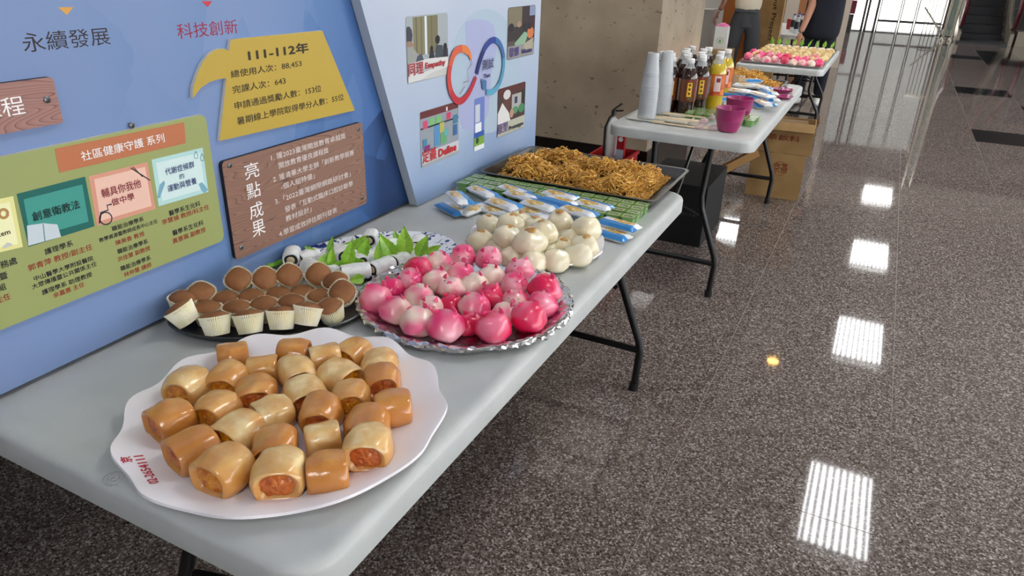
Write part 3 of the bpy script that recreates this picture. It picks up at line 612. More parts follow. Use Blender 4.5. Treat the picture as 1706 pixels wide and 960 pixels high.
def with_mat(me, m):
    c = me.copy(); c.materials[0] = m; return c
RV2 = {}
for i, v in enumerate(RV):
    for key, dm, fm_ in (('p', m_pale, m_fill), ('m', m_mid, m_fill), ('b', m_brn, m_fill2), ('q', m_pale, m_fill2)):
        RV2[(i, key)] = (with_mat(v[0][0], dm), with_mat(v[0][1], fm_))
rows = [
    [(373, 783, 'm', 218, 1.12), (466, 790, 'q', 262, 1.12), (546, 785, 'b', 188, .98)],
    [(320, 747, 'b', 205, 1.05), (458, 748, 'b', 255, 1.05), (537, 728, 'q', 190, .92), (613, 745, 'q', 258, 1.08)],
    [(284, 700, 'b', 205, 1.05), (395, 718, 'p', 215, 1.03), (455, 688, 'p', 200, .98), (535, 690, 'b', 250, 1.02), (612, 706, 'b', 262, 1.0)],
    [(362, 683, 'm', 218, 1.0), (425, 656, 'b', 265, 1.02), (508, 658, 'q', 300, 1.02), (585, 662, 'm', 258, .98), (655, 677, 'b', 186, .98)],
    [(314, 645, 'p', 218, 1.08), (380, 634, 'm', 232, 1.0), (495, 623, 'p', 292, 1.0), (566, 626, 'p', 335, 1.0), (637, 634, 'b', 270, 1.0)],
    [(388, 592, 'b', 190, .95), (438, 613, 'm', 185, .92), (490, 587, 'b', 180, .92), (541, 595, 'p', 190, .95), (586, 586, 'm', 215, .93), (632, 606, 'p', 268, .95)]]
TONE = {'p': 'pale cream', 'm': 'half-browned', 'b': 'golden brown', 'q': 'pale-topped'}
for ri, row in enumerate(rows):
    for ci, (px, py, kd, ang, sc) in enumerate(row):
        z = TZ + 0.006; p = P(px, py, z + 0.026); p.z = z
        t = thing('custard_roll', '%s custard roll on big white plate, %s in %s row from front' % (TONE[kd], ordn(ci, len(row)), ORD[ri]), 'bread roll', p, dirang(px, py, z, ang), 'custard rolls on the scalloped plate')
        t.scale = (sc * .98, sc * .98, sc * 1.0)
        md, mf = RV2[(R.randrange(7), kd)]
        link('dough', md, t); link('filling', mf, t); link('filling', mf, t, None, (0, 0, PI))

# ---- foil tray with pink piglet buns
m_foil = mat('aluminium_foil', (216, 216, 218), 0.2, 1.0, bump=1.0, bscale=55)
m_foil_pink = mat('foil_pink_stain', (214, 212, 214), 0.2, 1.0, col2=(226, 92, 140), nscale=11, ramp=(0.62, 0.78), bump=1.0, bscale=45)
fc = Vector((-0.688, 1.183, TZ))
tr = thing('foil_tray', 'round tray wrapped in crinkled foil under the pink buns', 'tray', fc)
b = MB()
def ffr(r, z, a):
    k_ = (r / 0.228) ** 4
    return r + k_ * (noise.noise(Vector((math.cos(a) * 9, math.sin(a) * 9, z * 40))) * 0.007 + noise.noise(Vector((math.cos(a) * 28, math.sin(a) * 28, z * 90))) * 0.006)
def ffz(r, z, a):
    return z + noise.noise(Vector((math.cos(a) * r * 120, math.sin(a) * r * 120, 3))) * (0.0010 + 0.0050 * (r / 0.228) ** 5)
b.lathe([(0.0, 0.004), (0.08, 0.004), (0.14, 0.004), (0.165, 0.0045), (0.175, 0.006), (0.183, 0.008), (0.19, 0.011), (0.197, 0.014), (0.203, 0.017), (0.208, 0.0195), (0.213, 0.022), (0.216, 0.0235), (0.219, 0.0245), (0.224, 0.025), (0.2275, 0.023), (0.229, 0.018), (0.224, 0.0135), (0.214, 0.012), (0.2, 0.006), (0.18, 0.001), (0.0, 0.001)], 220, rf=ffr, zf=ffz, closed=True)
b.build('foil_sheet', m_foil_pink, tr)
m_pink = {}
def pinkmat(name, c1, c2, lo, hi): return mat(name, c1, 0.28, col2=c2, nscale=17, ramp=(lo, hi), coat=0.3, sss=0.15, rnd=True, detail=1, bump=0.05, bscale=120)
m_pink['w'] = pinkmat('pink_bun_whitish', (240, 216, 200), (240, 110, 150), 0.50, 0.66)
m_pink['l'] = pinkmat('pink_bun_light', (242, 200, 192), (238, 84, 134), 0.42, 0.62)
m_pink['p'] = pinkmat('pink_bun_mid', (244, 170, 184), (234, 52, 118), 0.38, 0.58)
m_pink['d'] = pinkmat('pink_bun_deep', (240, 120, 150), (224, 26, 84), 0.34, 0.52)
m_ear = mat('bun_ear_pink', (236, 74, 128), 0.35, sss=0.1, coat=0.2)
m_eye = mat('sesame_eye', (40, 26, 24), 0.4)
def bun_shape(r, h, seed, pinch=0.0, seg=26):
    def fn(d):
        q = Vector((d.x * r, d.y * r, d.z * h))
        if d.z < 0: q.z *= 0.72
        q = q * (1 + noise.noise(d * 1.3 + Vector((seed, seed, 0))) * 0.16 + noise.noise(d * 3.2 + Vector((seed, 0, 2))) * 0.05)
        if pinch and d.z > 0.8: q.z += pinch * (d.z - 0.8) / 0.2
        q.z = max(q.z, -h * 0.66)
        return q + Vector((0, 0, h * 0.66))
    b = MB(); b.sphere((0, 0, 0), 1, seg, 16, fn=fn); return b
pig_me = {}
for k_ in ('w', 'l', 'p', 'd'):
    for s_ in range(3): pig_me[(k_, s_)] = bun_shape(0.0335, 0.031, s_ * 5.3 + 1).mesh('body', m_pink[k_])
eb = MB(); eb.add([(-0.006, 0, 0), (0.006, 0, 0), (0.004, 0.002, 0.007), (0.0005, 0.006, 0.013), (-0.004, 0.002, 0.007), (-0.006, 0.004, 0), (0.006, 0.004, 0), (0.0, 0.0045, 0.008)],
    [(0, 1, 2, 4), (4, 2, 3), (5, 7, 6), (5, 4, 3, 7), (6, 7, 3, 2), (0, 4, 5), (1, 6, 2), (0, 5, 6, 1)])
ear_me = eb.mesh('ear', m_ear)
sn = MB(); sn.lathe([(0.0, 0.0), (0.0072, 0.0), (0.0078, 0.003), (0.0062, 0.0052), (0.0, 0.0048)], 16); sn.sphere((0.0026, 0, 0.005), 0.0012, 6, 4); sn.sphere((-0.0026, 0, 0.005), 0.0012, 6, 4)
sn_me = sn.mesh('snout', m_ear); ey_me = MB().sphere((0, 0, 0), 0.0014, 8, 6).mesh('eye', m_eye)
def pig(px, py, kd, z, ang, tilt, s, label, group, face=True, c=None):
    c.z = z
    t = thing('piglet_bun', label, 'bun', c, 0, group)
    a = dirang(px, py, z, ang); t.rotation_euler = (Matrix.Rotation(a, 3, 'Z') @ Matrix.Rotation(tilt, 3, 'Y')).to_euler(); t.scale = (s, s, s)
    link('body', pig_me[(kd, R.randrange(3))], t)
    if face:
        # face looks along local +x, upper half
        link('snout', sn_me, t, (0.0258, 0, 0.037), (0, math.radians(52), 0), (.8, .8, .8))
        for sy in (-1, 1):
            link('ear', ear_me, t, (0.006, sy * 0.0155, 0.0475), (math.radians(-sy * 18), math.radians(25), PI / 2 + sy * 0.5))
            link('eye', ey_me, t, (0.0215, sy * 0.012, 0.0432))
    return t
def c8(u, v): return (580 + u / 4.374, 390 + v / 4.374)
pig_rows = [
    [(215, 450, 'p', 75, 0, 1.08), (345, 545, 'l', 60, 0, 1.0), (510, 622, 'w', 90, 0, 1.08), (735, 650, 'p', 80, 0, 1.14), (872, 655, 'd', 30, 0, .82), (1040, 660, 'd', 90, 0, 1.14), (1165, 585, 'w', 40, 0, .9), (1292, 590, 'd', 120, 0, 1.14), (1415, 500, 'p', 130, 0, .98)],
    [(350, 385, 'p', 70, .3, .85), (520, 447, 'w', 30, 0, .95), (655, 515, 'l', 250, .1, .86), (735, 500, 'd', 60, 0, .82), (875, 505, 'l', 60, 0, 1.0), (1040, 450, 'd', 250, -.3, .95), (1200, 470, 'l', 255, .1, .85)],
    [(440, 330, 'p', 330, .1, .93), (632, 335, 'w', 90, 0, .98), (735, 412, 'l', 250, -.4, .95), (915, 358, 'w', 60, -.1, .95), (1215, 360, 'p', 330, 0, .98), (1435, 378, 'd', 90, -.2, 1.1)],
    [(500, 243, 'd', 320, .2, .98), (665, 195, 'w', 60, -.3, 1.0), (830, 285, 'l', 50, -.2, .98), (1042, 290, 'w', 45, -.2, .95), (1250, 250, 'p', 270, 0, .98)],
    [(835, 145, 'l', 280, .3, .95), (1025, 162, 'p', 255, .2, .95)]]
PT = {'w': 'whitish', 'l': 'light pink', 'p': 'bright pink', 'd': 'deep pink'}
zz = [0, 0.004, 0.010, 0.014, 0.022]
pps = [P(*c8(e[0], e[1]), TZ + 0.005 + zz[ri] + 0.028 * e[5]) for ri, row in enumerate(pig_rows) for e in row]
relax_rows = pps
def relax2(ps, dmin, it=40):
    org = [p.copy() for p in ps]
    for _ in range(it):
        for i in range(len(ps)):
            for j in range(i):
                d = ps[i] - ps[j]; d.z = 0; l = d.length
                if l < dmin: d = d / max(l, 1e-6) * (dmin - l) / 2; ps[i] += d; ps[j] -= d
        for p, o in zip(ps, org): p += (o - p) * .25
relax2(pps, .056)
for ri, row in enumerate(pig_rows):
    for ci, (u, v, kd, ang, tl, s) in enumerate(row):
        px, py = c8(u, v)
        pig(px, py, kd, TZ + 0.005 + zz[ri], ang, tl, s, '%s piglet bun on round foil tray, %s in %s row from front' % (PT[kd], ordn(ci, len(row)), ORD[ri]), 'piglet buns on the round foil tray', True, pps.pop(0))

# ---- dark oval tray with cupcakes
m_tray = mat('dark_tray', (58, 58, 60), 0.32, 0.3)
cc = Vector((-0.998, 0.925, TZ)); ct = thing('oval_tray', 'dark grey oval tray under the brown cupcakes', 'tray', cc, math.radians(38))
b = MB(); el = lambda r, z, a: (r * math.cos(a), r * 0.56 * math.sin(a))
b.lathe([(0.0, 0.003), (0.15, 0.003), (0.168, 0.008), (0.180, 0.017), (0.188, 0.021), (0.191, 0.019), (0.184, 0.014), (0.17, 0.004), (0.15, 0.0), (0.0, 0.0)], 96, rf=el, closed=True)
b.build('dish', m_tray, ct)
m_paper = mat('paper_cup_cream', (244, 236, 200), 0.5, sss=0.15, col2=(250, 244, 222), nscale=40, rnd=True)
m_paper_edge = mat('paper_cup_edge', (226, 214, 200), 0.6)
m_cake = mat('cake_brown', (150, 98, 56), 0.65, col2=(124, 76, 40), nscale=22, ramp=(0.35, 0.7), bump=0.35, bscale=240, rnd=True)
def cupcake_me():
    b = MB(); n = 92
    def sq(a): return 1 + 0.045 * math.cos(4 * a)
    def rf(r, z, a): return r * (1 + (0.012 + 0.045 * min(1, max(z, 0) / 0.034)) * (1 if int(round(a / (2 * PI) * n)) % 2 else -1)) * sq(a)
    b.lathe([(0.0, 0.0), (0.0218, 0.0), (0.0236, 0.010), (0.0256, 0.022), (0.0276, 0.033), (0.0292, 0.0375), (0.0284, 0.0370), (0.0262, 0.031)], n, rf=rf, closed=True)
    me = b.mesh('paper_cup', [m_paper], True)
    c = MB(); c.lathe([(0.0245, 0.026), (0.0268, 0.033), (0.0266, 0.0362), (0.0245, 0.0395), (0.0195, 0.0430), (0.013, 0.0452), (0.006, 0.0462), (0.0, 0.0464)], 36, rf=lambda r, z, a: r * sq(a), zf=lambda r, z, a: z + nz((r * math.cos(a), r * math.sin(a), z), 70, 0.0012))
    return me, c.mesh('cake', m_cake)
cup_me, cake_me = cupcake_me()
def c6(u, v): return (240 + u / 4.49, 430 + v / 4.49)
# u, v, height above tray, tilt towards camera (rad), side lean, label
cks = [(208, 318, .010, .15, -.1, 'tall cupcake at the left end'), (440, 300, .012, .45, 0, 'tipped-forward cupcake, second from left along the back'), (712, 215, .020, .75, .2, 'diamond-topped cupcake standing highest at the back'),
    (930, 205, .020, .70, 0, 'square-topped cupcake right of the diamond-topped one'), (1112, 185, .022, .72, 0, 'back-row cupcake below the leaf plate, left of two'), (1296, 180, .022, .75, .1, 'back-row cupcake below the leaf plate, right of two'),
    (1440, 225, .016, .35, .2, 'half-hidden cupcake in the back right corner'), (1468, 312, .012, .80, .15, 'brown-faced cupcake at the right end'),
    (622, 335, .0, .1, 0, 'low cupcake, leftmost of the second row'), (812, 328, .0, .1, 0, 'low cupcake, second from left in the second row'), (1005, 302, .0, .1, 0, 'low cupcake in the middle of the second row'), (1190, 278, .0, .1, 0, 'low cupcake, fourth in the second row'), (1315, 325, .002, .1, 0, 'low cupcake, rightmost of the third row'),
    (470, 415, .0, .05, 0, 'low cupcake, leftmost of the third row'), (698, 408, .0, .05, 0, 'low cupcake, second in the third row'), (900, 382, .0, .1, 0, 'low cupcake, third in the third row'), (1110, 358, .0, .1, 0, 'low cupcake, fourth in the third row'),
    (300, 445, .006, -.35, .45, 'front cupcake leaning left, showing its pleated side'), (540, 505, .002, -.40, 0, 'front cupcake showing its pleated side, second from left'), (788, 492, .002, -.42, 0, 'front cupcake showing its pleated side, middle of the front'),
    (1030, 468, .002, -.42, -.1, 'front cupcake showing its pleated side, fourth from left'), (1262, 435, .003, -.42, -.25, 'front cupcake showing its pleated side, rightmost'), (1385, 405, .0, .2, .2, 'dark cupcake tucked behind the rightmost front one')]
def relax(ps, dmin, it=60, keep=0.15):
    org = [p.copy() for p in ps]
    for _ in range(it):
        for i in range(len(ps)):
            for j in range(i):
                d = ps[i] - ps[j]; d.z = 0; l = d.length
                if l < dmin: d = (d / l if l > 1e-6 else Vector((1, 0, 0))) * (dmin - l) / 2; ps[i] += d; ps[j] -= d
        for p, o in zip(ps, org): p += (o - p) * keep * (1 - _ / it)
    return ps
cps = []
for u, v, dz, tl, ln, lb in cks:
    px, py = c6(u, v); cps.append(P(px, py, TZ + 0.006 + dz + 0.022))
relax(cps, 0.047, 40, .3)
for u, v, dz, tl, ln, lb in cks:
    z = TZ + 0.006 + dz; c = cps.pop(0); c.x = max(c.x, -1.138); c.z = z
    d = Vector((-c.x, -c.y, 0)).normalized(); a = math.atan2(d.y, d.x)
    off = 0.024 * abs(math.sin(tl)) * 0.8 + 0.02 * abs(math.sin(ln))
    c.z += off * 0.6
    t = thing('cupcake', lb, 'cupcake', c, 0, 'cupcakes on the dark oval tray'); t.scale = (.95, .95, .97)
    # tilting about the base moves the middle; shift back so the middle stays on its ray
    rot = Matrix.Rotation(a, 3, 'Z') @ Matrix.Rotation(tl, 3, 'Y') @ Matrix.Rotation(ln, 3, 'X')
    t.rotation_euler = rot.to_euler(); mid = rot @ Vector((0, 0, 0.022)); t.location = c - mid + Vector((0, 0, 0.022))
    link('paper_cup', cup_me, t); link('cake', cake_me, t)

# ---- blue-rimmed oval plate with powdered rice rolls and leaves
lc = Vector((-1.003, 1.282, TZ)); lp_ = thing('oval_plate', 'oval white plate with blue floral rim under the powdered rice rolls', 'plate', lc, math.radians(56))
m_blueflor = bpy.data.materials.new('blue_floral_glaze'); m_blueflor.use_nodes = True
N = m_blueflor.node_tree.nodes; L = m_blueflor.node_tree.links; b = N['Principled BSDF']; b.inputs['Roughness'].default_value = 0.15
tc = N.new('ShaderNodeTexCoord'); nn = N.new('ShaderNodeTexNoise'); nn.inputs['Scale'].default_value = 38; nn.inputs['Detail'].default_value = 4; nn.inputs['Distortion'].default_value = 1.5; L.new(tc.outputs['Object'], nn.inputs['Vector'])
r = N.new('ShaderNodeValToRGB'); ramp_set(r, [(0.0, (232, 236, 244)), (0.54, (232, 236, 244)), (0.57, (40, 58, 122)), (1.0, (24, 34, 84))])
sp = N.new('ShaderNodeSeparateXYZ'); L.new(tc.outputs['Object'], sp.inputs[0])
mr = N.new('ShaderNodeMapRange'); mr.inputs[1].default_value = 0.008; mr.inputs[2].default_value = 0.012; L.new(sp.outputs[2], mr.inputs[0])
mm = N.new('ShaderNodeMath'); mm.operation = 'MULTIPLY'; L.new(nn.outputs['Fac'], mm.inputs[0]); L.new(mr.outputs[0], mm.inputs[1]); L.new(mm.outputs[0], r.inputs[0]); L.new(r.outputs[0], b.inputs['Base Color'])
b = MB(); el2 = lambda r, z, a: (r * math.cos(a), r * 0.64 * math.sin(a))
b.lathe([(0.0, 0.004), (0.13, 0.004), (0.15, 0.008), (0.19, 0.016), (0.207, 0.021), (0.209, 0.020), (0.207, 0.017), (0.19, 0.012), (0.15, 0.003), (0.13, 0.0), (0.0, 0.0)], 96, rf=el2, closed=True)
b.build('dish', m_blueflor, lp_)
m_mochi = mat('powdered_rice_skin', (238, 240, 240), 0.9, col2=(214, 218, 220), nscale=60, ramp=(0.45, 0.7), bump=0.4, bscale=160, rnd=True)
m_blackses = mat('black_layer', (34, 30, 32), 0.5)
m_cream = mat('cream_filling', (214, 196, 160), 0.6)
def ricero(Ln=0.057, r=0.0165):
    b = MB(); n = 24; vs = []; st = [(-.97, .80), (-1, .86), (-1, .95), (-.96, 1), (-.5, 1.02), (0, 1.04), (.5, 1.02), (.96, 1), (1, .95), (1, .86), (.97, .80)]
    for t_, s_ in st:
        for k in range(n):
            a = 2 * PI * k / n; e = 0.8; ca, sa = math.cos(a), math.sin(a)
            y = r * s_ * abs(ca) ** e * (1 if ca > 0 else -1) * 1.15; z = r * s_ * abs(sa) ** e * (1 if sa > 0 else -1)
            p = Vector((t_ * Ln / 2, y, z + r)); vs.append(p + Vector((0, y, z)).normalized() * nz(p, 60, 0.0015))
    b.add(vs, [(i * n + k, i * n + (k + 1) % n, (i + 1) * n + (k + 1) % n, (i + 1) * n + k) for i in range(len(st) - 1) for k in range(n)])
    outer = b.mesh('rice_skin', m_mochi)
    c = MB(); vs = []
    for s_ in (1,):
        c.add([(s_ * Ln / 2 * .96, r * .80 * 1.15 * q * math.cos(2 * PI * k / 20), r + r * .82 * q * math.sin(2 * PI * k / 20)) for q in (1.0, .55) for k in range(20)], [(k, (k + 1) % 20, 20 + (k + 1) % 20, 20 + k) for k in range(20)])
    blk = c.mesh('black_layer', m_blackses)
    d = MB()
    for s_ in (1,): d.sphere((s_ * Ln / 2 * .955, 0, r), (0.003, r * .58, r * .52), 14, 8)
    return outer, blk, d.mesh('filling', m_cream)
ro, rb_, rf_ = ricero()
def c7(u, v): return (440 + u / 5.018, 370 + v / 5.018)
rr = [(232, 285, 1.0, 255, .012, 'upright-facing rice roll at the far left end'), (365, 295, .95, 200, .004, 'rice roll behind a curled leaf near the left end'), (425, 390, 1.25, 335, .0, 'long rice roll pointing toward the cupcakes'), (765, 412, 1.2, 187, .008, 'rice roll with dark open end beside the foil tray'),
    (985, 370, 1.1, 20, .004, 'rice roll slipping under the foil tray edge'), (1150, 305, 1.1, 25, .0, 'rice roll behind the front pink bun'), (885, 130, .9, 250, .006, 'back rice roll between two tall leaves'), (1065, 180, 1.0, 200, .012, 'square rice roll left of the tallest leaf'),
    (1285, 180, .95, 240, .006, 'rice roll at the far right of the leaf plate'), (620, 262, 1.0, 330, .0, 'rice roll between the first tall leaves'), (770, 315, 1.0, 325, .004, 'middle rice roll under the leaves'), (560, 430, .6, 200, .0, 'short rice roll touching the cupcakes'),
    (880, 300, .9, 20, .0, 'rice roll beneath the two central leaves'), (1210, 250, .9, 30, .0, 'rice roll at the foot of the tallest leaf'), (520, 355, .9, 300, .0, 'rice roll under the folded left leaf'), (700, 235, .9, 200, 0, 'small rice roll at the rear centre')]
for u, v, s, ang, dz, lb in rr:
    px, py = c7(u, v); z = TZ + 0.006 + dz; c = P(px, py, z + 0.016); c.z = z
    t = thing('rice_roll', 'powdered white ' + lb, 'rice roll', c, dirang(px, py, z, ang), 'rice rolls on the blue-rimmed plate'); t.scale = (s * 0.95, 1.0 if s > .8 else .9, 1.0)
    link('rice_skin', ro, t)
    for az in (0, PI): link('black_layer', rb_, t, None, (0, 0, az)); link('filling', rf_, t, None, (0, 0, az))
m_leaf = mat('leaf_green', (150, 200, 56), 0.35, col2=(118, 176, 44), nscale=3, bump=0.15, bscale=20, rnd=True, coat=0.2)
m_vein = mat('leaf_vein', (184, 214, 116), 0.4)
def leaf_mesh():
    b = MB(); n = 14; vs = []; rowsn = 5
    for i in range(n + 1):
        q = i / n; wd = 0.50 * math.sin(PI * min(1, q * 1.05 + 0.02) ** 0.75) * (1 - q * 0.35) 
        wd = max(wd, 0.01 if i < n else 0)
        ser = 1 + (0.10 if i % 2 else -0.02)
        for k in range(-2, 3):
            f = k / 2; y = f * wd * 0.5 * (ser if abs(k) == 2 else 1)
            x = q - abs(f) * 0.05; z = abs(f) * 0.09 * (1 - q * .5) + 0.10 * math.sin(q * 2.2) - 0.02 * q
            vs.append((x, y, z))
    m_ = 5; fs = [(i * m_ + k, i * m_ + k + 1, (i + 1) * m_ + k + 1, (i + 1) * m_ + k) for i in range(n) for k in range(4)]
    b.add(vs, fs); me = b.mesh('blade', m_leaf)
    v = MB(); v.tube([(q / 8, 0, 0.10 * math.sin(q / 8 * 2.2) - 0.02 * q / 8 + 0.004) for q in range(-1, 8)], [0.012 * (1 - max(0, q) / 9) for q in range(-1, 8)], 5)
    for i in range(1, 6):
        q = i / 7
        for s_ in (-1, 1): v.tube([(q, 0, 0.10 * math.sin(q * 2.2) - .02 * q + .003), (q + .12, s_ * .16 * (1 - q * .5), 0.10 * math.sin((q + .1) * 2.2) + .03)], [.006, .003], 4)
    return me, v.mesh('vein', m_vein)
leaf_me, vein_me = leaf_mesh()
lv = [(560, 370, 570, 205, 1.0, 'narrow upright leaf, third from left'), (540, 245, 575, 130, 1.1, 'rear upright leaf near the left'), (690, 365, 735, 155, 1.2, 'tall ragged leaf left of centre'), (810, 300, 870, 140, 1.3, 'broad leaf with a bent top at centre'), (950, 335, 962, 165, 1.0, 'narrow pointed leaf right of centre'),
      (1080, 300, 975, 115, 1.5, 'curled leaf leaning left beside the square rice roll'), (1180, 275, 1170, 50, 1.6, 'tallest leaf with clear veins'), (1285, 275, 1365, 120, 1.5, 'broad leaf at the right end'), (1360, 265, 1470, 200, 1.3, 'leaf lying behind the right end leaf'), (470, 375, 530, 260, 1.5, 'broad folded leaf near the left front'),
      (440, 275, 345, 205, 1.2, 'drooping leaf by the left roll'), (150, 270, 20, 390, 1.2, 'leaf hanging over the left plate edge'), (740, 230, 850, 120, 1.4, 'rear leaf curling behind the centre'), (1130, 200, 1090, 80, 1.8, 'round leaf behind the tallest one'), (820, 470, 700, 500, 1.3, 'leaf under the front rice roll'), (820, 355, 520, 385, 1.1, 'flat leaf under the middle rolls'), (640, 225, 730, 170, 1.0, 'small rear leaf left of centre'), (900, 250, 880, 190, 1.2, 'small leaf between the central ones')]
for u0, v0, u1, v1, wd, lb in lv:
    b0 = c7(u0, v0); t0 = c7(u1, v1); flat = v1 > v0 - 40
    z0 = TZ + 0.030; base = P(b0[0], b0[1], z0)
    if flat: z0 = TZ + .024; base = P(b0[0], b0[1], z0); tip = P(t0[0], t0[1], TZ + 0.030 if u0 > 200 else TZ + 0.012)
    else:
        r_ = ray(*t0); hd = math.hypot(base.x, base.y) + 0.012; kk = hd / math.hypot(r_.x, r_.y); tip = Vector((r_.x * kk, r_.y * kk, CAMH + r_.z * kk))
    ax = tip - base; ln = ax.length; ax.normalize(); view = Vector((0, 0, CAMH)) - base; view.normalize()
    zz_ = (view - ax * view.dot(ax)).normalized(); yy_ = zz_.cross(ax); M3 = Matrix((ax, yy_, zz_)).transposed()
    t = thing('green_leaf', lb + ' on the rice roll plate', 'leaf', base, 0, 'leaves on the rice roll plate'); t.rotation_euler = M3.to_euler()
    w_ = ln * wd * 0.62; t.scale = (ln * 1.25, ln * min(wd, 1.5) * 0.92, ln)
    link('blade', leaf_me, t); link('vein', vein_me, t)

# ---- white plate with toasted-top steamed buns
wc = Vector((-0.706, 1.568, TZ)); wpl = thing('serving_plate', 'white scalloped plate under the cream steamed buns with toasted tops', 'plate', wc)
scallop_plate(0.178, 10, 0.022, 0.019, 0.2, 120, 0.005).build('dish', m_porc, wpl)
m_bun = mat('steamed_bun', (236, 226, 196), 0.22, col2=(226, 212, 178), nscale=14, ramp=(0.4, 0.7), coat=0.35, sss=0.2, rnd=True, detail=1)
m_toast = mat('toasted_spot', (176, 124, 62), 0.5, col2=(206, 164, 100), nscale=120, ramp=(0.4, 0.65), rnd=True)
wb = [bun_shape(0.033, 0.030, 20 + 3 * i, 0.001).mesh('body', m_bun) for i in range(3)]
tb = MB(); tb.lathe([(0.0, 0.0012), (0.006, 0.0012), (0.0095, 0.0003), (0.0115, -0.0018)], 16, rf=lambda r, z, a: r * (1 + .12 * math.sin(3 * a))); toast_me = tb.mesh('toasted_spot', m_toast)
def c9(u, v): return (750 + u / 6.318, 340 + v / 6.318)
wrows = [
    [(505, 480, .95, 0, 0), (660, 540, .98, 0, 0), (880, 585, 1.05, 0, 0), (1110, 575, 1.05, 0, 0), (1345, 530, 1.1, 0, 0)],
    [(320, 385, 1.05, .006, 1), (665, 455, .8, 0, 0), (1010, 465, .85, 0, 1), (1175, 440, .9, .0, 1), (1410, 430, 1.1, .004, 1)],
    [(590, 340, 1.15, .026, 1), (845, 390, 1.3, .026, 1), (1300, 340, 1.0, .004, 1), (1175, 300, .9, .002, 1)],
    [(410, 200, .98, .010, 1), (620, 210, 1.15, .024, 1), (985, 290, 1.18, .034, 1), (770, 250, .8, .0, 0), (1430, 250, 1.22, .022, 0)],
    [(735, 160, .92, .012, 1), (900, 225, .95, .010, 1), (1165, 180, 1.18, .020, 1)]]
for ri, row in enumerate(wrows):
    row = sorted(row)
    for ci, (u, v, s, dz, spot) in enumerate(row):
        px, py = c9(u, v); z = TZ + 0.006 + dz; c = P(px, py, z + 0.026 * s); c.z = z
        nm = '%s steamed bun on small white plate, %s in %s row from front' % ('toast-topped' if spot else 'plain cream', ordn(ci, len(row)), ORD[ri])
        t = thing('steamed_bun', nm, 'bun', c, R.uniform(0, 6), 'steamed buns on the small plate'); t.scale = (s, s, s)
        t.rotation_euler = (R.uniform(-.15, .15), R.uniform(-.15, .15), R.uniform(0, 6))
        bm_ = wb[R.randrange(3)]; link('body', bm_, t)
        if spot: link('toasted_spot', toast_me, t, (0.0, 0.0, max(v.co.z for v in bm_.vertices if abs(v.co.x) + abs(v.co.y) < .006) - .0006), (0, 0, R.uniform(0, 6)))

# ---- snack packets
m_pack = bpy.data.materials.new('packet_print'); m_pack.use_nodes = True
N = m_pack.node_tree.nodes; L = m_pack.node_tree.links; b = N['Principled BSDF']; b.inputs['Roughness'].default_value = 0.22; b.inputs['Coat Weight'].default_value = 0.5
tc = N.new('ShaderNodeTexCoord'); sp = N.new('ShaderNodeSeparateXYZ'); L.new(tc.outputs['Object'], sp.inputs[0])
def math_(op, a_, b_=None, c_=None):
    m = N.new('ShaderNodeMath'); m.operation = op
    for i_, q in enumerate((a_, b_, c_)):
        if q is None: continue
        if isinstance(q, (int, float)): m.inputs[i_].default_value = q
        else: L.new(q, m.inputs[i_])
    return m.outputs[0]
blue = math_('MULTIPLY', math_('LESS_THAN', sp.outputs[1], -0.004), math_('GREATER_THAN', sp.outputs[2], 0.0085))
ex = math_('MULTIPLY', math_('SUBTRACT', sp.outputs[0], 0.012), 1 / 0.032); ey = math_('MULTIPLY', math_('SUBTRACT', sp.outputs[1], 0.009), 1 / 0.015)
rad = math_('ADD', math_('MULTIPLY', ex, ex), math_('MULTIPLY', ey, ey))
top_ = math_('GREATER_THAN', sp.outputs[2], 0.012); cook = math_('MULTIPLY', math_('LESS_THAN', rad, 1.0), top_)
n3 = N.new('ShaderNodeTexNoise'); n3.inputs['Scale'].default_value = 90; L.new(tc.outputs['Object'], n3.inputs['Vector']); r3 = N.new('ShaderNodeValToRGB'); ramp_set(r3, [(0.4, (206, 164, 84)), (0.55, (238, 208, 130)), (0.65, (244, 236, 214))]); L.new(n3.outputs['Fac'], r3.inputs[0])
m1 = N.new('ShaderNodeMix'); m1.data_type = 'RGBA'; L.new(blue, m1.inputs['Factor']); m1.inputs['A'].default_value = lin((232, 234, 236)); m1.inputs['B'].default_value = lin((50, 136, 206))
m2 = N.new('ShaderNodeMix'); m2.data_type = 'RGBA'; L.new(cook, m2.inputs['Factor']); L.new(m1.outputs['Result'], m2.inputs['A']); L.new(r3.outputs[0], m2.inputs['B']); L.new(m2.outputs['Result'], b.inputs['Base Color'])
def packet_meshes(seed):
    Lx, Ly, H = 0.120, 0.054, 0.019; nx, ny = 22, 10; b = MB()
    for sgn in (1, -1):
        vs = []
        for i in range(nx + 1):
            for j in range(ny + 1):
                u = i / nx * 2 - 1; v = j / ny * 2 - 1
                ends = max(0.0, 1 - max(0, (abs(u) - 0.78) / 0.16)); ends = max(0, min(1, ends)) ** 0.6
                side = max(0.0, 1 - abs(v) ** 5) ** 0.55
                h = H * 0.5 * ends * side; x = u * Lx / 2; y = v * Ly / 2 * (1.0 if ends > .9 else 1.04)
                wr_ = noise.noise(Vector((x * 90 + seed, y * 90, sgn))) * 0.0014 * (0.4 + (1 - ends))
                crimp = 0.0006 * (1 if j % 2 else -1) if ends < 0.02 else 0
                vs.append((x, y, H * .5 + sgn * h + wr_ + crimp))
        m_ = ny + 1; b.add(vs, [(i * m_ + j, (i + 1) * m_ + j, (i + 1) * m_ + j + 1, i * m_ + j + 1) for i in range(nx) for j in range(ny)])
    body = b.mesh('wrapper', m_pack)
    return body
pk_me = [packet_meshes(s_ * 2.3) for s_ in range(4)]
def c4(u, v): return (720 + u / 4.265, 240 + v / 4.265)
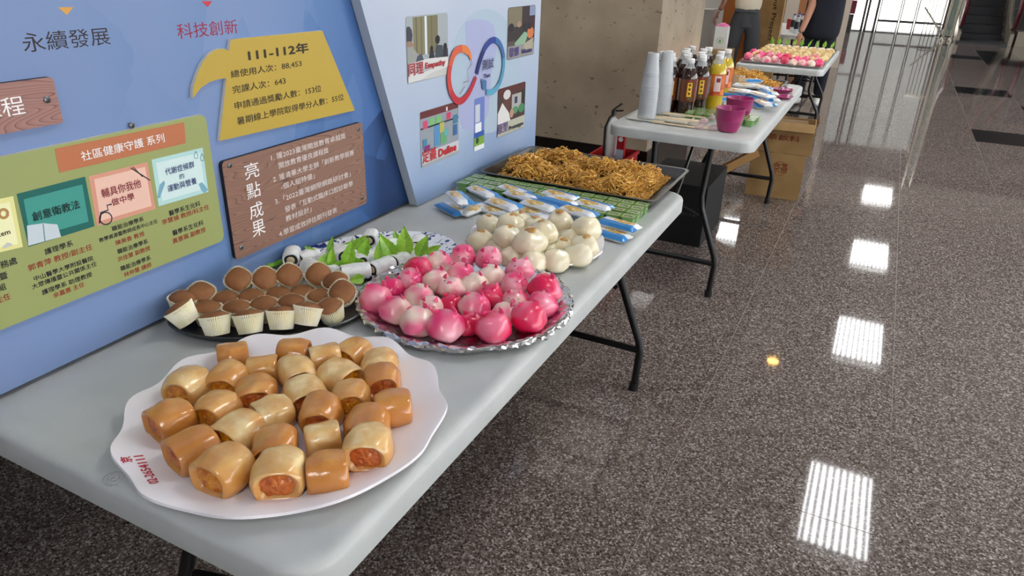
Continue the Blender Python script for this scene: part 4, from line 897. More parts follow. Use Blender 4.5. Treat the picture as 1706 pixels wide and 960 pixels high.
# u, v, z layer, long-axis image angle, roll, label
pks = [(142, 462, 0, 332, 0, 'lowest packet at the left end, blue side up'), (290, 462, 0, 20, 0, 'crumpled packet under the top left packet'), (196, 385, 2, 318, .12, 'top left packet with its cracker picture facing out'), (362, 342, 1, 335, .1, 'packet right of the top left one, blue edge raised'),
    (470, 478, 0, 345, 0, 'bottom packet of the second stack from left'), (510, 425, 1, 340, -.1, 'packet with folded wrapper, middle of second stack'), (590, 330, 1, 340, .1, 'upper rear packet with a pointed white end'), (640, 365, 1, 343, 0, 'blue packet between two stacks at the rear'),
    (735, 490, 0, 343, 0, 'bottom packet of the central stack'), (765, 435, 1, 343, 0, 'cracker-picture packet topping the central stack'), (895, 410, 1, 345, 0, 'blue packet behind the central stack'), (915, 365, 1, 345, .05, 'rear packet nearest the jelly cups'),
    (1010, 490, 0, 345, 0, 'packet just behind the steamed buns'), (1040, 480, 1, 343, 0, 'tilted packet directly above the steamed buns'), (1150, 435, 1, 345, 0, 'packet touching the jelly cups on the right'), (1190, 475, 0, 345, 0, 'hidden lower packet by the jelly cups'),
    (1260, 640, 0, 345, 0, 'lower packet of the separate right stack'), (1325, 572, 1, 345, 0, 'upper packet of the separate right stack')]
for u, v, lay, ang, rl, lb in pks:
    px, py = c4(u, v); z = TZ + 0.002 + lay * 0.0175; c = P(px, py, z + 0.010); c.z = z
    t = thing('snack_packet', 'blue and white ' + lb, 'snack', c, 0, 'snack packets on the nearest table'); t.rotation_euler = (rl, 0, dirang(px, py, z, ang) + (0 if ('right stack' in lb or 'left end' in lb or 'behind' in lb) else PI))
    pm = link('wrapper', pk_me[R.randrange(4)], t)

# ---- jelly cups
m_jcup = mat('jelly_green', (150, 206, 120), 0.2, trans=0.35, coat=0.4)
m_jlid = bpy.data.materials.new('jelly_lid_print'); m_jlid.use_nodes = True
N = m_jlid.node_tree.nodes; L = m_jlid.node_tree.links; b = N['Principled BSDF']; b.inputs['Roughness'].default_value = 0.25
tc = N.new('ShaderNodeTexCoord'); sp = N.new('ShaderNodeSeparateXYZ'); L.new(tc.outputs['Object'], sp.inputs[0])
ax_ = math_('ABSOLUTE', sp.outputs[0]); ay_ = math_('ABSOLUTE', sp.outputs[1])
inn = math_('MULTIPLY', math_('LESS_THAN', ax_, 0.0165), math_('LESS_THAN', ay_, 0.0115))
inn2 = math_('MULTIPLY', math_('LESS_THAN', ax_, 0.0135), math_('LESS_THAN', ay_, 0.0075))
mp = N.new('ShaderNodeMapping'); mp.inputs['Scale'].default_value = (1, 1.4, 0); L.new(tc.outputs['Object'], mp.inputs[0])
n4 = N.new('ShaderNodeTexNoise'); n4.inputs['Scale'].default_value = 170; n4.inputs['Detail'].default_value = 1; L.new(mp.outputs[0], n4.inputs['Vector'])
dk = math_('MULTIPLY', math_('GREATER_THAN', n4.outputs['Fac'], 0.44), inn2)
m1 = N.new('ShaderNodeMix'); m1.data_type = 'RGBA'; L.new(inn, m1.inputs['Factor']); m1.inputs['A'].default_value = lin((104, 142, 66)); m1.inputs['B'].default_value = lin((176, 184, 146))
m2 = N.new('ShaderNodeMix'); m2.data_type = 'RGBA'; L.new(dk, m2.inputs['Factor']); L.new(m1.outputs['Result'], m2.inputs['A']); m2.inputs['B'].default_value = lin((84, 112, 66)); L.new(m2.outputs['Result'], b.inputs['Base Color'])
jc = MB(); rings = []
for hw_, hd_, zz_ in ((0.0135, 0.0115, 0.0), (0.0145, 0.0125, 0.002), (0.0175, 0.0155, 0.0265), (0.0205, 0.0185, 0.0275), (0.0205, 0.0185, 0.0285)): rings.append([(x, y, zz_) for x, y in rrect(-hw_, -hd_, hw_, hd_, 0.004, 3)])
n = len(rings[0]); jc.add([v for r_ in rings for v in r_], [(i * n + q, i * n + (q + 1) % n, (i + 1) * n + (q + 1) % n, (i + 1) * n + q) for i in range(4) for q in range(n)] + [tuple(range(n - 1, -1, -1)), tuple(4 * n + q for q in range(n))])
jcup_me = jc.mesh('cup', m_jcup)
jl = MB(); jl.prism(rrect(-0.021, -0.019, 0.021, 0.019, 0.004, 3), 0.0286, 0.0292); jl.add([(0.019, -0.019, 0.029), (0.027, -0.014, 0.031), (0.021, -0.008, 0.029)], [(0, 1, 2)])
jlid_me = jl.mesh('lid', m_jlid, False)
def jelly(x, y, z, rz, label, group, tl=(0, 0)):
    t = thing('jelly_cup', label, 'jelly cup', (x, y, z), 0, group); t.rotation_euler = (tl[0], tl[1], rz)
    link('cup', jcup_me, t); link('lid', jlid_me, t); return t
for j in range(4):
    y = 1.842 + j * 0.0415
    for i in range(14):
        x = -1.098 + i * 0.0425
        if j == 0 and i < 10: continue
        if x > -0.545: continue
        jelly(x + R.uniform(-.0015, .0015), y + (x + 0.8) * 0.02 + R.uniform(-.001, .001), TZ + 0.001, R.uniform(-.05, .05),
              'green lidded jelly cup, %s from the panel, %s row from the packets' % (ORD[i], ORD[j]), 'jelly cups on the nearest table', (R.uniform(-.05, .05), R.uniform(-.04, .04)))

# ---- steel tray with fried shreds
m_steel = mat('brushed_steel', (104, 102, 98), 0.34, 0.9, bump=0.05, bscale=300)
def rect_tray(name, label, x0, y0, x1, y1, z, h, m, cat='tray', flare=0.02, lip=0.010, part='pan'):
    cx, cy = (x0 + x1) / 2, (y0 + y1) / 2; t = thing(name, label, cat, (cx, cy, z)); W, D = x1 - x0, y1 - y0
    rings = []
    for ins, zz_ in ((flare + lip, 0.0), (flare + lip, 0.0), (lip, h), (0.0, h + 0.001), (-0.001, h - 0.002), (lip - .002, h - .002), (flare + lip - .002, -0.0)):
        pass
    for ins, zz_ in ((flare + lip + .002, 0.0), (lip + .001, h - .003), (0.0, h - .002), (0.0, h), (lip, h), (flare + lip, 0.003), (flare + lip + .01, 0.002)):
        rings.append([(x, y, zz_) for x, y in rrect(-W / 2 + ins, -D / 2 + ins, W / 2 - ins, D / 2 - ins, max(0.028 - ins * .4, .008), 5)])
    n = len(rings[0]); b = MB(); b.add([v for r_ in rings for v in r_], [(i * n + q, i * n + (q + 1) % n, (i + 1) * n + (q + 1) % n, (i + 1) * n + q) for i in range(len(rings) - 1) for q in range(n)] + [tuple(range(n - 1, -1, -1)), tuple((len(rings) - 1) * n + q for q in range(n))])
    b.build(part, m, t); return t
rect_tray('steel_tray', 'long steel tray of fried golden shreds at the far end of the nearest table', -1.115, 1.985, -0.51, 2.405, TZ + 0.001, 0.036, m_steel, flare=0.014)
m_fry = mat('fried_shreds', (186, 122, 34), 0.42, col2=(246, 200, 96), ramp=(0.0, 1.0), island=True, coat=0.2)
def shreds(name, label, pts, count, x0, y0, x1, y1, z, hmax, rw=0.0013, ln=0.016, seed=3, parent=None):
    rr_ = random.Random(seed); b = MB()
    def H(x, y):
        h = 0
        for cx, cy, r_, hh_ in pts: 
            d = ((x - cx) ** 2 + (y - cy) ** 2) / (r_ * r_); 
            if d < 1: h = max(h, hh_ * (1 - d) ** .5)
        ed = min(x - x0, x1 - x, y - y0, y1 - y); return (h + 0.006) * min(1, max(0.15, ed / 0.02))
    for _ in range(count):
        x = rr_.uniform(x0, x1); y = rr_.uniform(y0, y1); zt = z + H(x, y) * rr_.uniform(0.5, 1.12)
        a = rr_.uniform(0, 2 * PI); el_ = rr_.gauss(0, 0.5); l = ln * rr_.uniform(.5, 1.25); d = Vector((math.cos(a) * math.cos(el_), math.sin(a) * math.cos(el_), math.sin(el_)))
        q = Vector((rr_.uniform(-1, 1), rr_.uniform(-1, 1), rr_.uniform(-.6, 1))) * l * 0.35; c = Vector((x, y, zt)); w_ = rw * rr_.uniform(.6, 1.3)
        p = [c - d * l / 2, c - d * l / 6 + q, c + d * l / 6 + q * .8, c + d * l / 2]
        for v in p: v.z = max(v.z, z + 0.001); v.x = min(max(v.x, x0), x1); v.y = min(max(v.y, y0), y1)
        if (p[3] - p[0]).length < 1e-3: continue
        b.tube(p, w_, 4)
    o = b.build(name, m_fry, parent, True, merge=False); tag(o, label, 'fried food', None, 'stuff'); return o
rg = random.Random(5)
mounds = [(rg.uniform(-1.04, -.60), rg.uniform(2.06, 2.33), rg.uniform(.04, .06), rg.uniform(.028, .052)) for _ in range(30)]
shreds('fried_shreds', 'heap of crisp golden fried shreds filling the steel tray', mounds, 8000, -1.085, 2.02, -0.565, 2.365, TZ + 0.005, .05, .0017, .022)

# ================================================================ MIDDLE TABLE
m_pet = mat('clear_plastic', (200, 204, 204), 0.12, alpha=0.5)
m_tea = mat('dark_tea', (40, 16, 8), 0.12, coat=0.6)
m_teahi = mat('tea_label_brown', (104, 52, 24), 0.22, coat=0.5)
m_capw = mat('cap_white', (236, 236, 234), 0.4)
m_juice = mat('yellow_juice', (196, 168, 34), 0.12, coat=0.6)
m_juicel = mat('juice_label_red', (176, 62, 34), 0.3, col2=(214, 120, 44), nscale=18, ramp=(.4, .6))
m_silver = mat('label_silver', (176, 178, 176), 0.3)
m_yl = mat('label_yellow', (226, 176, 40), 0.4); m_lg = mat('label_pink_white', (222, 196, 190), 0.4); m_lgreen = mat('label_leaf_green', (66, 110, 50), 0.5)
def bottle_meshes(liq, lab, h=0.262, r=0.0435):
    b = MB(); b.lathe([(0.0, 0.0), (r * .85, 0.0), (r * .97, 0.006), (r, 0.02), (r * .97, 0.045), (r, 0.07), (r, h * .66), (r * .98, h * .70), (r * .80, h * .78), (r * .58, h * .845), (0, h * .85)], 28, closed=True); body = b.mesh('liquid_body', liq)
    c = MB(); c.lathe([(r * .60, h * .842), (r * .50, h * .87), (r * .38, h * .92), (r * .37, h * .945)], 24, closed=True); neck = c.mesh('clear_neck', m_pet)
    d = MB(); d.lathe([(r * 1.012, h * .26), (r * 1.012, h * .66)], 28, closed=True); label = d.mesh('label', lab)
    e = MB(); e.lathe([(r * .42, h * .925), (r * .44, h * .93), (r * .44, h * .995), (r * .40, h), (0.0, h)], 20, closed=True); cap = e.mesh('cap', m_capw)
    return body, neck, label, cap
def arc_patch(r, z0, z1, a0, a1, m, name, n=8):
    vs = [(r * math.cos(a0 + (a1 - a0) * i / n), r * math.sin(a0 + (a1 - a0) * i / n), z) for z in (z0, z1) for i in range(n + 1)]
    return mkmesh(name, vs, [(i, i + 1, n + 2 + i, n + 1 + i) for i in range(n)], m)
bt = bottle_meshes(m_tea, m_teahi); bj = bottle_meshes(m_juice, m_juicel)
r_ = 0.0435
tea_marks = [arc_patch(r_ * 1.02, .092, .158, -.26, .26, m_yl, 'label_panel'), arc_patch(r_ * 1.02, .07, .172, 1.05, 1.6, m_silver, 'label_panel'), arc_patch(r_ * 1.02, .07, .172, -1.7, -1.2, m_silver, 'label_panel'), arc_patch(r_ * 1.022, .162, .170, -.14, .14, mat('seal_red', (150, 50, 50), .4), 'label_seal'), arc_patch(r_ * 1.02, .078, .088, -.15, .15, m_lgreen, 'label_panel')]
tea_marks += [arc_patch(r_ * 1.025, .142 - .02 * q, .152 - .02 * q, -.11, .11, mat('label_ink', (60, 40, 16), .5), 'label_character') for q in range(3)]
juice_marks = [arc_patch(r_ * 1.02, .09, .165, -.45, .30, m_lg, 'label_panel'), arc_patch(r_ * 1.02, .075, .165, -1.6, -.9, m_silver, 'label_panel'), arc_patch(r_ * 1.025, .135, .155, -.25, .2, mat('label_maroon', (120, 36, 60), .5), 'label_character'), arc_patch(r_ * 1.02, .072, .10, .35, .95, mat('label_orange', (222, 130, 60), .4), 'label_fruit')]
def b7(u, v): return (1060 + u / 6.4, 60 + v / 6.4)
caps = [('t', 205, 205, 'behind the left cup stack'), ('t', 255, 195, 'behind the right cup stack'), ('t', 335, 190, 'rear left, next to the cup stacks'), ('t', 390, 240, 'front row, beside the cup stacks'), ('t', 430, 222, 'second row, left'), ('t', 415, 178, 'rear row, third from the cup stacks'),
        ('t', 470, 172, 'rear row, fourth from the cup stacks'), ('t', 500, 212, 'second row, behind the yellow-labelled front bottle'), ('t', 565, 258, 'nearest one with the yellow label facing out'), ('t', 580, 200, 'middle of the group'), ('t', 540, 150, 'rear row, second from the back'),
        ('t', 597, 122, 'farthest back on the pillar side'), ('t', 655, 190, 'behind the second front bottle'), ('t', 675, 232, 'front row, second from the cup stacks'), ('t', 750, 218, 'front row, third from the cup stacks, next to the juice'), ('t', 720, 152, 'back right, behind the juice'), ('t', 775, 136, 'back right, farthest from the cups'),
        ('j', 843, 217, 'nearest of the three juice bottles'), ('j', 905, 178, 'middle of the three juice bottles'), ('j', 980, 158, 'farthest of the three juice bottles')]
bps = []
for kd, u, v, lb in caps:
    px, py = b7(u, v); p = P(px, py, TZ + .255); p.z = TZ + 0.0005; bps.append(p)
bps += [P(1077, 196, TZ + .01), P(1101, 188, TZ + .01)]; relax(bps, 0.0885, 80, .1); bps = bps[:-2]; bps[1].y += .06; bps[0].y += .03
for (kd, u, v, lb), p in zip(caps, bps):
    p.x = max(p.x, -1.01)
    a = math.atan2(-p.y, -p.x) + 0.25
    t = thing('drink_bottle', ('dark tea bottle, ' if kd == 't' else 'yellow juice bottle, ') + lb, 'bottle', p, a, 'drink bottles on the middle table')
    for nm, me in zip(('liquid_body', 'clear_neck', 'label', 'cap'), bt if kd == 't' else bj): link(nm, me, t)
    for me in (tea_marks if kd == 't' else juice_marks): link(me.name, me, t)
# cup stacks
m_cup = mat('frosted_cup', (206, 210, 214), 0.25, alpha=0.55, coat=0.3)
cb = MB(); cb.lathe([(0.0375, 0.0), (0.0385, 0.001), (0.037, 0.004), (0.0262, 0.088), (0.0255, 0.09), (0.0, 0.09)], 26, closed=True); fcup = cb.mesh('plastic_cup', m_cup)
for (px, py, n_, nm) in ((1077, 196, 21, 'left'), (1101, 188, 20, 'right')):
    p = P(px, py, TZ + .01)
    for i in range(n_):
        zc_ = TZ + 0.010 + i * 0.0095 + (0.0 if i < 16 else 0.012)
        o = link('plastic_cup', fcup, None, (p.x, p.y, zc_), None, (1.15, 1.15, 1) if i < 16 else (.98, .98, 1)); tag(o, 'frosted plastic cup, %s from the bottom in the %s cup stack' % (ORD[i] if i else 'lowest, first', nm), 'cup', 'cups in the %s stack' % nm)
# white tray with wrapped chopsticks
def t2c(u, v): return (1000 + u / 6.856, 160 + v / 6.856)
q0, q1, q2 = P(*t2c(345, 270), TZ + .01), P(*t2c(1060, 375), TZ + .01), P(*t2c(650, 190), TZ + .01)
rect_tray('paper_tray', 'shallow white paper tray under the cup stacks and wrapped chopsticks', -1.02, 3.225, -0.74, 3.46, TZ + .0005, 0.009, mat('paper_white', (226, 226, 218), 0.6), flare=0.005, lip=0.006)
m_chop = mat('paper_sleeve_cream', (230, 212, 178), 0.6); m_cello = mat('cellophane_pink', (226, 196, 198), 0.15, alpha=0.55, coat=0.6)
for i, (u, v, a_) in enumerate([(890, 240, 0), (880, 270, -3), (840, 300, -5), (980, 315, -2), (960, 220, 2)]):
    p = P(*t2c(u, v), TZ + .016); p.z = TZ + .004 + (0.009 if i in (1, 4) else 0)
    t = thing('wrapped_chopsticks', 'cream paper-wrapped chopsticks, %s from the table edge on the paper tray' % ORD[i], 'chopsticks', p, math.radians(a_ + 3), 'wrapped chopsticks')
    MB().box((0, 0, .004), (0.20, 0.022, .007)).build('paper_sleeve', m_chop, t)
    MB().tube([(0.10, 0, .004), (0.115, 0, .006), (0.13, .004, .008), (.14, -.002, .006)], [.006, .013, .014, .008], 8).build('clear_wrapper_end', m_cello, t)
# bowls
m_mag = mat('magenta_plastic', (158, 36, 100), 0.3, coat=0.2)
bw = MB(); bw.lathe([(0.0, 0.0), (0.030, 0.0), (0.036, 0.003), (0.045, 0.022), (0.049, 0.036), (0.051, 0.038), (0.055, 0.075), (0.0565, 0.077), (0.0545, 0.0785), (0.0525, 0.076), (0.048, 0.04), (0.034, 0.006), (0.0, 0.004)], 48, rf=lambda r, z, a: r * (1 + (0.008 * (1 if int(a * 48 / (2 * PI) + .5) % 2 else -1) if 0.004 < z < 0.034 and r > .036 else 0)), closed=True)
bw_me = bw.mesh('bowl_body', m_mag)
for (px, py, lb) in ((1213, 205, 'magenta ribbed plastic bowl nearest the table corner'), (1229, 186, 'magenta ribbed plastic bowl behind the corner bowl')):
    p = P(px, py + 6, TZ + .02); p.z = TZ + .0005; t = thing('plastic_bowl', lb, 'bowl', p, 0, 'magenta bowls'); link('bowl_body', bw_me, t); t.scale = (1.15, 1.15, 1.3)
ds = MB(); ds.lathe([(0.0, 0.004), (0.03, 0.004), (0.046, 0.010), (0.056, 0.016), (0.058, 0.015), (0.05, 0.008), (0.034, 0.0), (0.0, 0.0)], 40, closed=True); ds_me = ds.mesh('dish_body', m_mag)
def w2(u, v): return (1160 + u / 6.4, 80 + v / 6.4)
for i, (u, v, z) in enumerate([(925, 435, .012), (920, 520, 0), (870, 405, .026)]):
    p = P(*w2(u, v), TZ + .01 + z); p.z = TZ + .0005; t = thing('plastic_dish', ['round magenta dish at the far right of the snack pile', 'magenta dish nearest the table edge beside the snack pile', 'magenta dish partly under the fried shred plate'][i], 'dish', p, 0, 'magenta dishes')
    link('dish_body', ds_me, t)
    if i == 0 or i == 2: link('dish_body', ds_me, t, (0, 0, .007))
# jelly cups behind bowls
for i in range(3):
    for j in range(4):
        p = P(*w2(650 - i * 75 + j * 20, 740 - j * 32), TZ + .02)
        jelly(-0.655 + i * .043 + j * .002 + 0.08, 3.42 + j * .042 + (i) * .0, TZ + .0005, .05, 'green lidded jelly cup right of the magenta bowls, %s column, %s back' % (ORD[i], ORD[j]), 'jelly cups beside the magenta bowls')
for i in range(3):
    for j in range(4):
        jelly(-0.80 + i * .043 + 0.03, 3.30 + j * .042 + 0.13, TZ + .0005, .08, 'green lidded jelly cup between bottles and bowls, %s column, %s back' % (ORD[i], ORD[j]), 'jelly cups in front of the bottles')
# snack packets on the middle table
p2 = [(360, 500, 1, 355), (450, 455, 2, 352), (330, 545, 1, 0), (390, 585, 0, 0), (640, 540, 1, 340), (700, 500, 2, 345), (620, 600, 0, 345), (740, 590, 1, 335), (770, 470, 2, 330), (540, 400, 2, 356), (560, 350, 2, 0), (700, 420, 2, 340), (800, 540, 1, 320)]
for i, (u, v, lay, ang) in enumerate(p2):
    px, py = w2(u, v); z = TZ + .001 + lay * .022; c = P(px, py, z + .012); c.z = z
    t = thing('snack_packet', 'blue and white snack packet in the middle table pile, %s' % ['left middle', 'upper left', 'left end', 'lowest left, behind the bowls', 'centre', 'top centre', 'bottom centre', 'lower right', 'top right', 'rear left', 'rear, touching the shreds', 'rear right', 'right end'][i], 'snack', c, dirang(px, py, z, ang), 'snack packets on the middle table')
    link('wrapper', pk_me[i % 4], t); t.scale = (1.3, 1.25, 1.25); t.rotation_euler = (0, 0, t.rotation_euler.z + (PI if i % 2 else 0))
# fried shreds plate
rect_tray('shred_tray', 'dark tray of fried shreds at the far end of the middle table', -0.93, 4.44, -0.50, 4.84, TZ + .0005, .02, m_tray, flare=.012)
rg = random.Random(9)
shreds('fried_shreds', 'mound of golden fried shreds on the middle table tray', [(rg.uniform(-.86, -.58), rg.uniform(4.5, 4.78), rg.uniform(.07, .1), rg.uniform(.03, .075)) for _ in range(14)], 2200, -.90, 4.47, -.53, 4.81, TZ + .004, .06, .0024, .024, 8)
# crumpled tan bag
cbg = MB(); cbg.sphere((0, 0, .045), 1, 18, 10, fn=lambda d: Vector((d.x * .05, d.y * .035, d.z * .045)) * (1 + noise.noise(d * 3) * .35))
o = cbg.build('paper_bag', mat('kraft_bag', (186, 156, 118), .7)); o.location = P(1229, 140, TZ + .04); o.location.z = TZ + .001; tag(o, 'crumpled tan bag between the juice bottles and snack pile', 'bag')

# ================================================================ THIRD TABLE
Z3 = 0.62
rect_tray('foil_tray', 'foil-lined rectangular tray of pink buns at the near end of the third table', -1.135, 6.68, -0.445, 7.02, Z3 + .001, .018, m_foil, flare=.01)
rect_tray('foil_tray', 'foil-lined rectangular tray of cream rolls on the third table', -1.13, 7.08, -0.445, 8.29, Z3 + .001, .016, m_foil, flare=.01)
d3 = {k_: bun_shape(.036, .033, 3, 0, 14).mesh('body', m_pink[k_]) for k_ in 'wlpd'}
def w3(u, v): return (1200 + u / 5.333, 60 + v / 5.333)
px_row = [(250, 175, 'd'), (340, 190, 'l'), (408, 208, 'w'), (480, 205, 'l'), (572, 215, 'd'), (645, 235, 'w'), (725, 240, 'l'), (805, 243, 'w'), (875, 238, 'p'),
          (300, 145, 'p'), (365, 165, 'p'), (440, 168, 'p'), (520, 180, 'l'), (590, 185, 'd'), (680, 210, 'p'), (760, 210, 'p'), (840, 195, 'l')]
for i, (u, v, kd) in enumerate(px_row):
    px, py = w3(u, v); p = P(px, py, Z3 + .035); p.z = Z3 + .005; s = 1.12
    t = thing('piglet_bun', '%s bun in the %s row of the third table tray, %s' % (PT[kd], 'near' if i < 9 else 'rear', ordn(i if i < 9 else i - 9, 9 if i < 9 else 8)), 'bun', p, R.uniform(0, 6), 'pink buns on the third table'); t.scale = (s, s, s)
    link('body', d3[kd], t)
    for sy in (-1, 1): link('ear', ear_me, t, (0.006, sy * 0.0155, 0.050), (math.radians(-sy * 18), 0, PI / 2))
crl = MB(); crl.sphere((0, 0, .022), 1, 14, 8, fn=lambda d: Vector((d.x * .034, d.y * .028, max(d.z, -.8) * .026)) * (1 + noise.noise(d * 2) * .1))
crl = crl.mesh('cream_roll', mat('cream_roll_dough', (236, 212, 160), .5, col2=(214, 176, 112), nscale=14, rnd=True))
whl = MB(); whl.tube([(-.04, 0, .018), (-.038, 0, .018), (.038, 0, .018), (.04, 0, .018)], [.012, .018, .018, .012], 12); whl = whl.mesh('white_roll', mat('white_roll_skin', (232, 230, 222), .6))
for j in range(8):
    for i in range(8):
        x = -1.075 + i * .082 + (j % 2) * .02; y = 7.14 + j * .115
        if x > -.48: continue
        o = link('cream_roll', crl, None, (x, y, Z3 + .005), (0, 0, R.uniform(0, 6))); tag(o, 'cream-coloured roll on the third table tray, %s from left in %s row back' % (ORD[i], ORD[j]), 'roll', 'cream rolls on the third table')
for i in range(8):
    o = link('white_roll', whl, None, (-1.07 + i * .08, 8.07, Z3 + .006), (0, 0, .9)); tag(o, 'slender white roll at the back of the third table tray, %s' % ordn(i, 8), 'roll', 'white rolls on the third table')
for i in range(9):
    t = thing('green_leaf', 'green leaf edging the far end of the third table tray, %s' % ordn(i, 9), 'leaf', (-1.08 + i * .073, 8.20, Z3 + .03), 0, 'leaves on the third table')
    t.rotation_euler = (0.2, -1.0, -1.2 + R.uniform(-.5, .5)); t.scale = (.09, .09, .09); link('blade', leaf_me, t)
# ================================================================ FOURTH TABLE
m_bcap = mat('cap_blue', (40, 44, 130), .4)
wbm = bottle_meshes(m_pet, mat('label_black', (30, 32, 40), .4), .20, .032)
wm = [m for m in wbm]; wm[3] = with_mat(wbm[3], m_bcap)
for i, (px, py) in enumerate([(1322, 38), (1330, 36), (1336, 38), (1328, 41)]):
    p = P(px, py, .67 + .1); p.z = .671; p.y = min(p.y, 10.7); p.x = max(p.x, -1.25)
    t = thing('water_bottle', 'clear water bottle with blue cap on the farthest table, %s' % ordn(i, 4), 'bottle', p, 0, 'water bottles on the farthest table')
    for nm, me in zip(('liquid_body', 'clear_neck', 'label', 'cap'), wm): link(nm, me, t)
p = P(1316, 36, .76); o = MB(); o.lathe([(0, 0), (.03, 0), (.036, .12), (.034, .12), (.0, .118)], 18, closed=True)
o = o.build('red_cup', mat('red_print', (176, 44, 40), .4)); o.location = (max(p.x, -1.25), min(p.y, 10.7), .671); tag(o, 'red and white cup left of the water bottles on the farthest table', 'cup')

# ================================================================ PEOPLE
def figure(joints, edges, radii, name, m, parent, root=0, sub=2):
    me = bpy.data.meshes.new(name); me.from_pydata([tuple(j) for j in joints], edges, []); o = link(name, me, parent); me.materials.append(m)
    md = o.modifiers.new('skin', 'SKIN'); md.use_smooth_shade = True
    sv = me.skin_vertices[0].data
    for i, r_ in enumerate(radii): sv[i].radius = r_ if isinstance(r_, tuple) else (r_, r_)
    for i in range(len(joints)): sv[i].use_root = (i == root)
    s_ = o.modifiers.new('sub', 'SUBSURF'); s_.levels = s_.render_levels = sub
    dg = bpy.context.evaluated_depsgraph_get(); dg.update(); m2_ = bpy.data.meshes.new_from_object(o.evaluated_get(dg)); o.modifiers.clear(); o.data = m2_; m2_.name = name
    if not m2_.materials: m2_.materials.append(m)
    m2_.polygons.foreach_set('use_smooth', [True] * len(m2_.polygons))
    return o
m_skin = mat('skin', (176, 126, 100), .5, sss=.1); m_skin_d = mat('skin_tanned', (126, 80, 62), .5)
m_hair = mat('hair_black', (24, 20, 20), .5)
def hand(parent, wr, d, side, m):
    """wrist position, pointing direction, palm; five curled fingers"""
    d = Vector(d).normalized(); up = Vector(side).normalized(); nrm = d.cross(up).normalized()
    J = [Vector(wr), Vector(wr) + d * .045, Vector(wr) + d * .085]; E_ = [(0, 1), (1, 2)]; Rr = [(.024, .018), (.034, .014), (.036, .013)]
    o1 = figure(J, E_, Rr, 'palm', m, parent)
    for k_ in range(4):
        off = (k_ - 1.5) * .019; L_ = [.062, .075, .07, .055][k_]; b0 = Vector(wr) + d * .085 + up * off; p = [b0 - d * .01, b0 + d * L_ * .4, b0 + d * L_ * .7 + nrm * L_ * .22, b0 + d * L_ * .82 + nrm * L_ * .5]
        MB().tube(p, [.0095, .009, .008, .006], 8).build('finger', m, parent)
    b0 = Vector(wr) + d * .035 + up * .026; MB().tube([b0, b0 + d * .02 + up * .02, b0 + d * .05 + up * .028 + nrm * .012], [.012, .0105, .008], 8).build('thumb', m, parent)
def head(parent, c, yaw, m, r=.1):
    M3 = Matrix.Rotation(yaw, 3, 'Z')
    def fn(d):
        q = Vector((d.x * r * .95, d.y * r * .78, d.z * r * 1.2))
        if d.z < -.2: q.y *= 1 + d.z * .25; q.x *= 1 + d.z * .12
        if d.x > .9 and abs(d.y) < .3: q.x += .018 * (1 - abs(d.z + .05) * 3) if abs(d.z + .05) < .33 else 0
        return M3 @ q
    b = MB(); b.sphere(c, 1, 24, 18, fn=fn); b.build('head', m, parent)
    hb = MB(); hb.sphere(c, 1, 22, 14, fn=lambda d: M3 @ (Vector((d.x * r * 1.0 - .012, d.y * r * .88, d.z * r * 1.24 + .012)) if d.z > -.25 or d.x < -.2 else Vector((d.x * r * .5 - .01, d.y * r * .5, d.z * r * .9)))); hb.build('hair', m_hair, parent)
    for s_ in (-1, 1):
        MB().sphere(Vector(c) + M3 @ Vector((r * .86, s_ * r * .30, .01)), .009, 8, 6).build('eye', m_eye, parent)
        MB().sphere(Vector(c) + M3 @ Vector((0, s_ * r * .78, -.005)), (.02, .01, .028), 10, 8).build('ear', m, parent)
    MB().sphere(Vector(c) + M3 @ Vector((r * .84, 0, -.05)), (.008, .02, .005), 10, 6).build('mouth', mat('lips', (150, 84, 80), .5), parent)
# man in cream T-shirt: stands beyond the middle table, walking to the left
hp = Vector((-1.47, 8.70, 0)); pm_ = thing('person', 'person in cream T-shirt and dark grey trousers reaching down to the left', 'person', (0, 0, 0))
figure([hp + Vector(v) for v in [(0, 0, .88), (0, 0, .92), (.0, 0, .80), (-.09, -.01, .80), (-.12, .0, .46), (-.13, .03, .09), (.09, .02, .82), (.10, .06, .46), (.10, .09, .09)]],
    [(0, 1), (0, 2), (2, 3), (3, 4), (4, 5), (2, 6), (6, 7), (7, 8)], [(.125, .11), (.12, .105), (.13, .11), (.095, .10), (.085, .09), (.075, .08), (.095, .10), (.085, .09), (.075, .08)], 'trousers', mat('trousers_grey', (62, 64, 68), .8), pm_)
figure([hp + Vector(v) for v in [(0, 0, .87), (0, 0, 1.06), (-.01, 0, 1.28), (-.01, 0, 1.40), (-.01, 0, 1.47), (-.17, 0, 1.38), (-.27, -.03, 1.22), (.15, 0, 1.38), (.24, .02, 1.2)]],
    [(0, 1), (1, 2), (2, 3), (3, 4), (3, 5), (5, 6), (3, 7), (7, 8)], [(.165, .13), (.155, .12), (.175, .12), (.14, .09), (.06, .06), (.075, .07), (.068, .065), (.075, .07), (.068, .065)], 'tshirt', mat('tshirt_cream', (212, 202, 180), .85), pm_)
figure([hp + Vector(v) for v in [(-.24, -.02, 1.26), (-.22, -.06, 1.12), (-.25, -.10, .98), (-.28, -.12, .92)]], [(0, 1), (1, 2), (2, 3)], [.046, .042, .033, .026], 'forearm', m_skin_d, pm_)
figure([hp + Vector(v) for v in [(.23, .02, 1.22), (.22, -.10, 1.20), (.12, -.20, 1.28)]], [(0, 1), (1, 2)], [.046, .042, .028], 'forearm', m_skin_d, pm_)
figure([hp + Vector(v) for v in [(-.01, 0, 1.44), (-.02, 0, 1.53)]], [(0, 1)], [.055, .05], 'neck', m_skin_d, pm_)
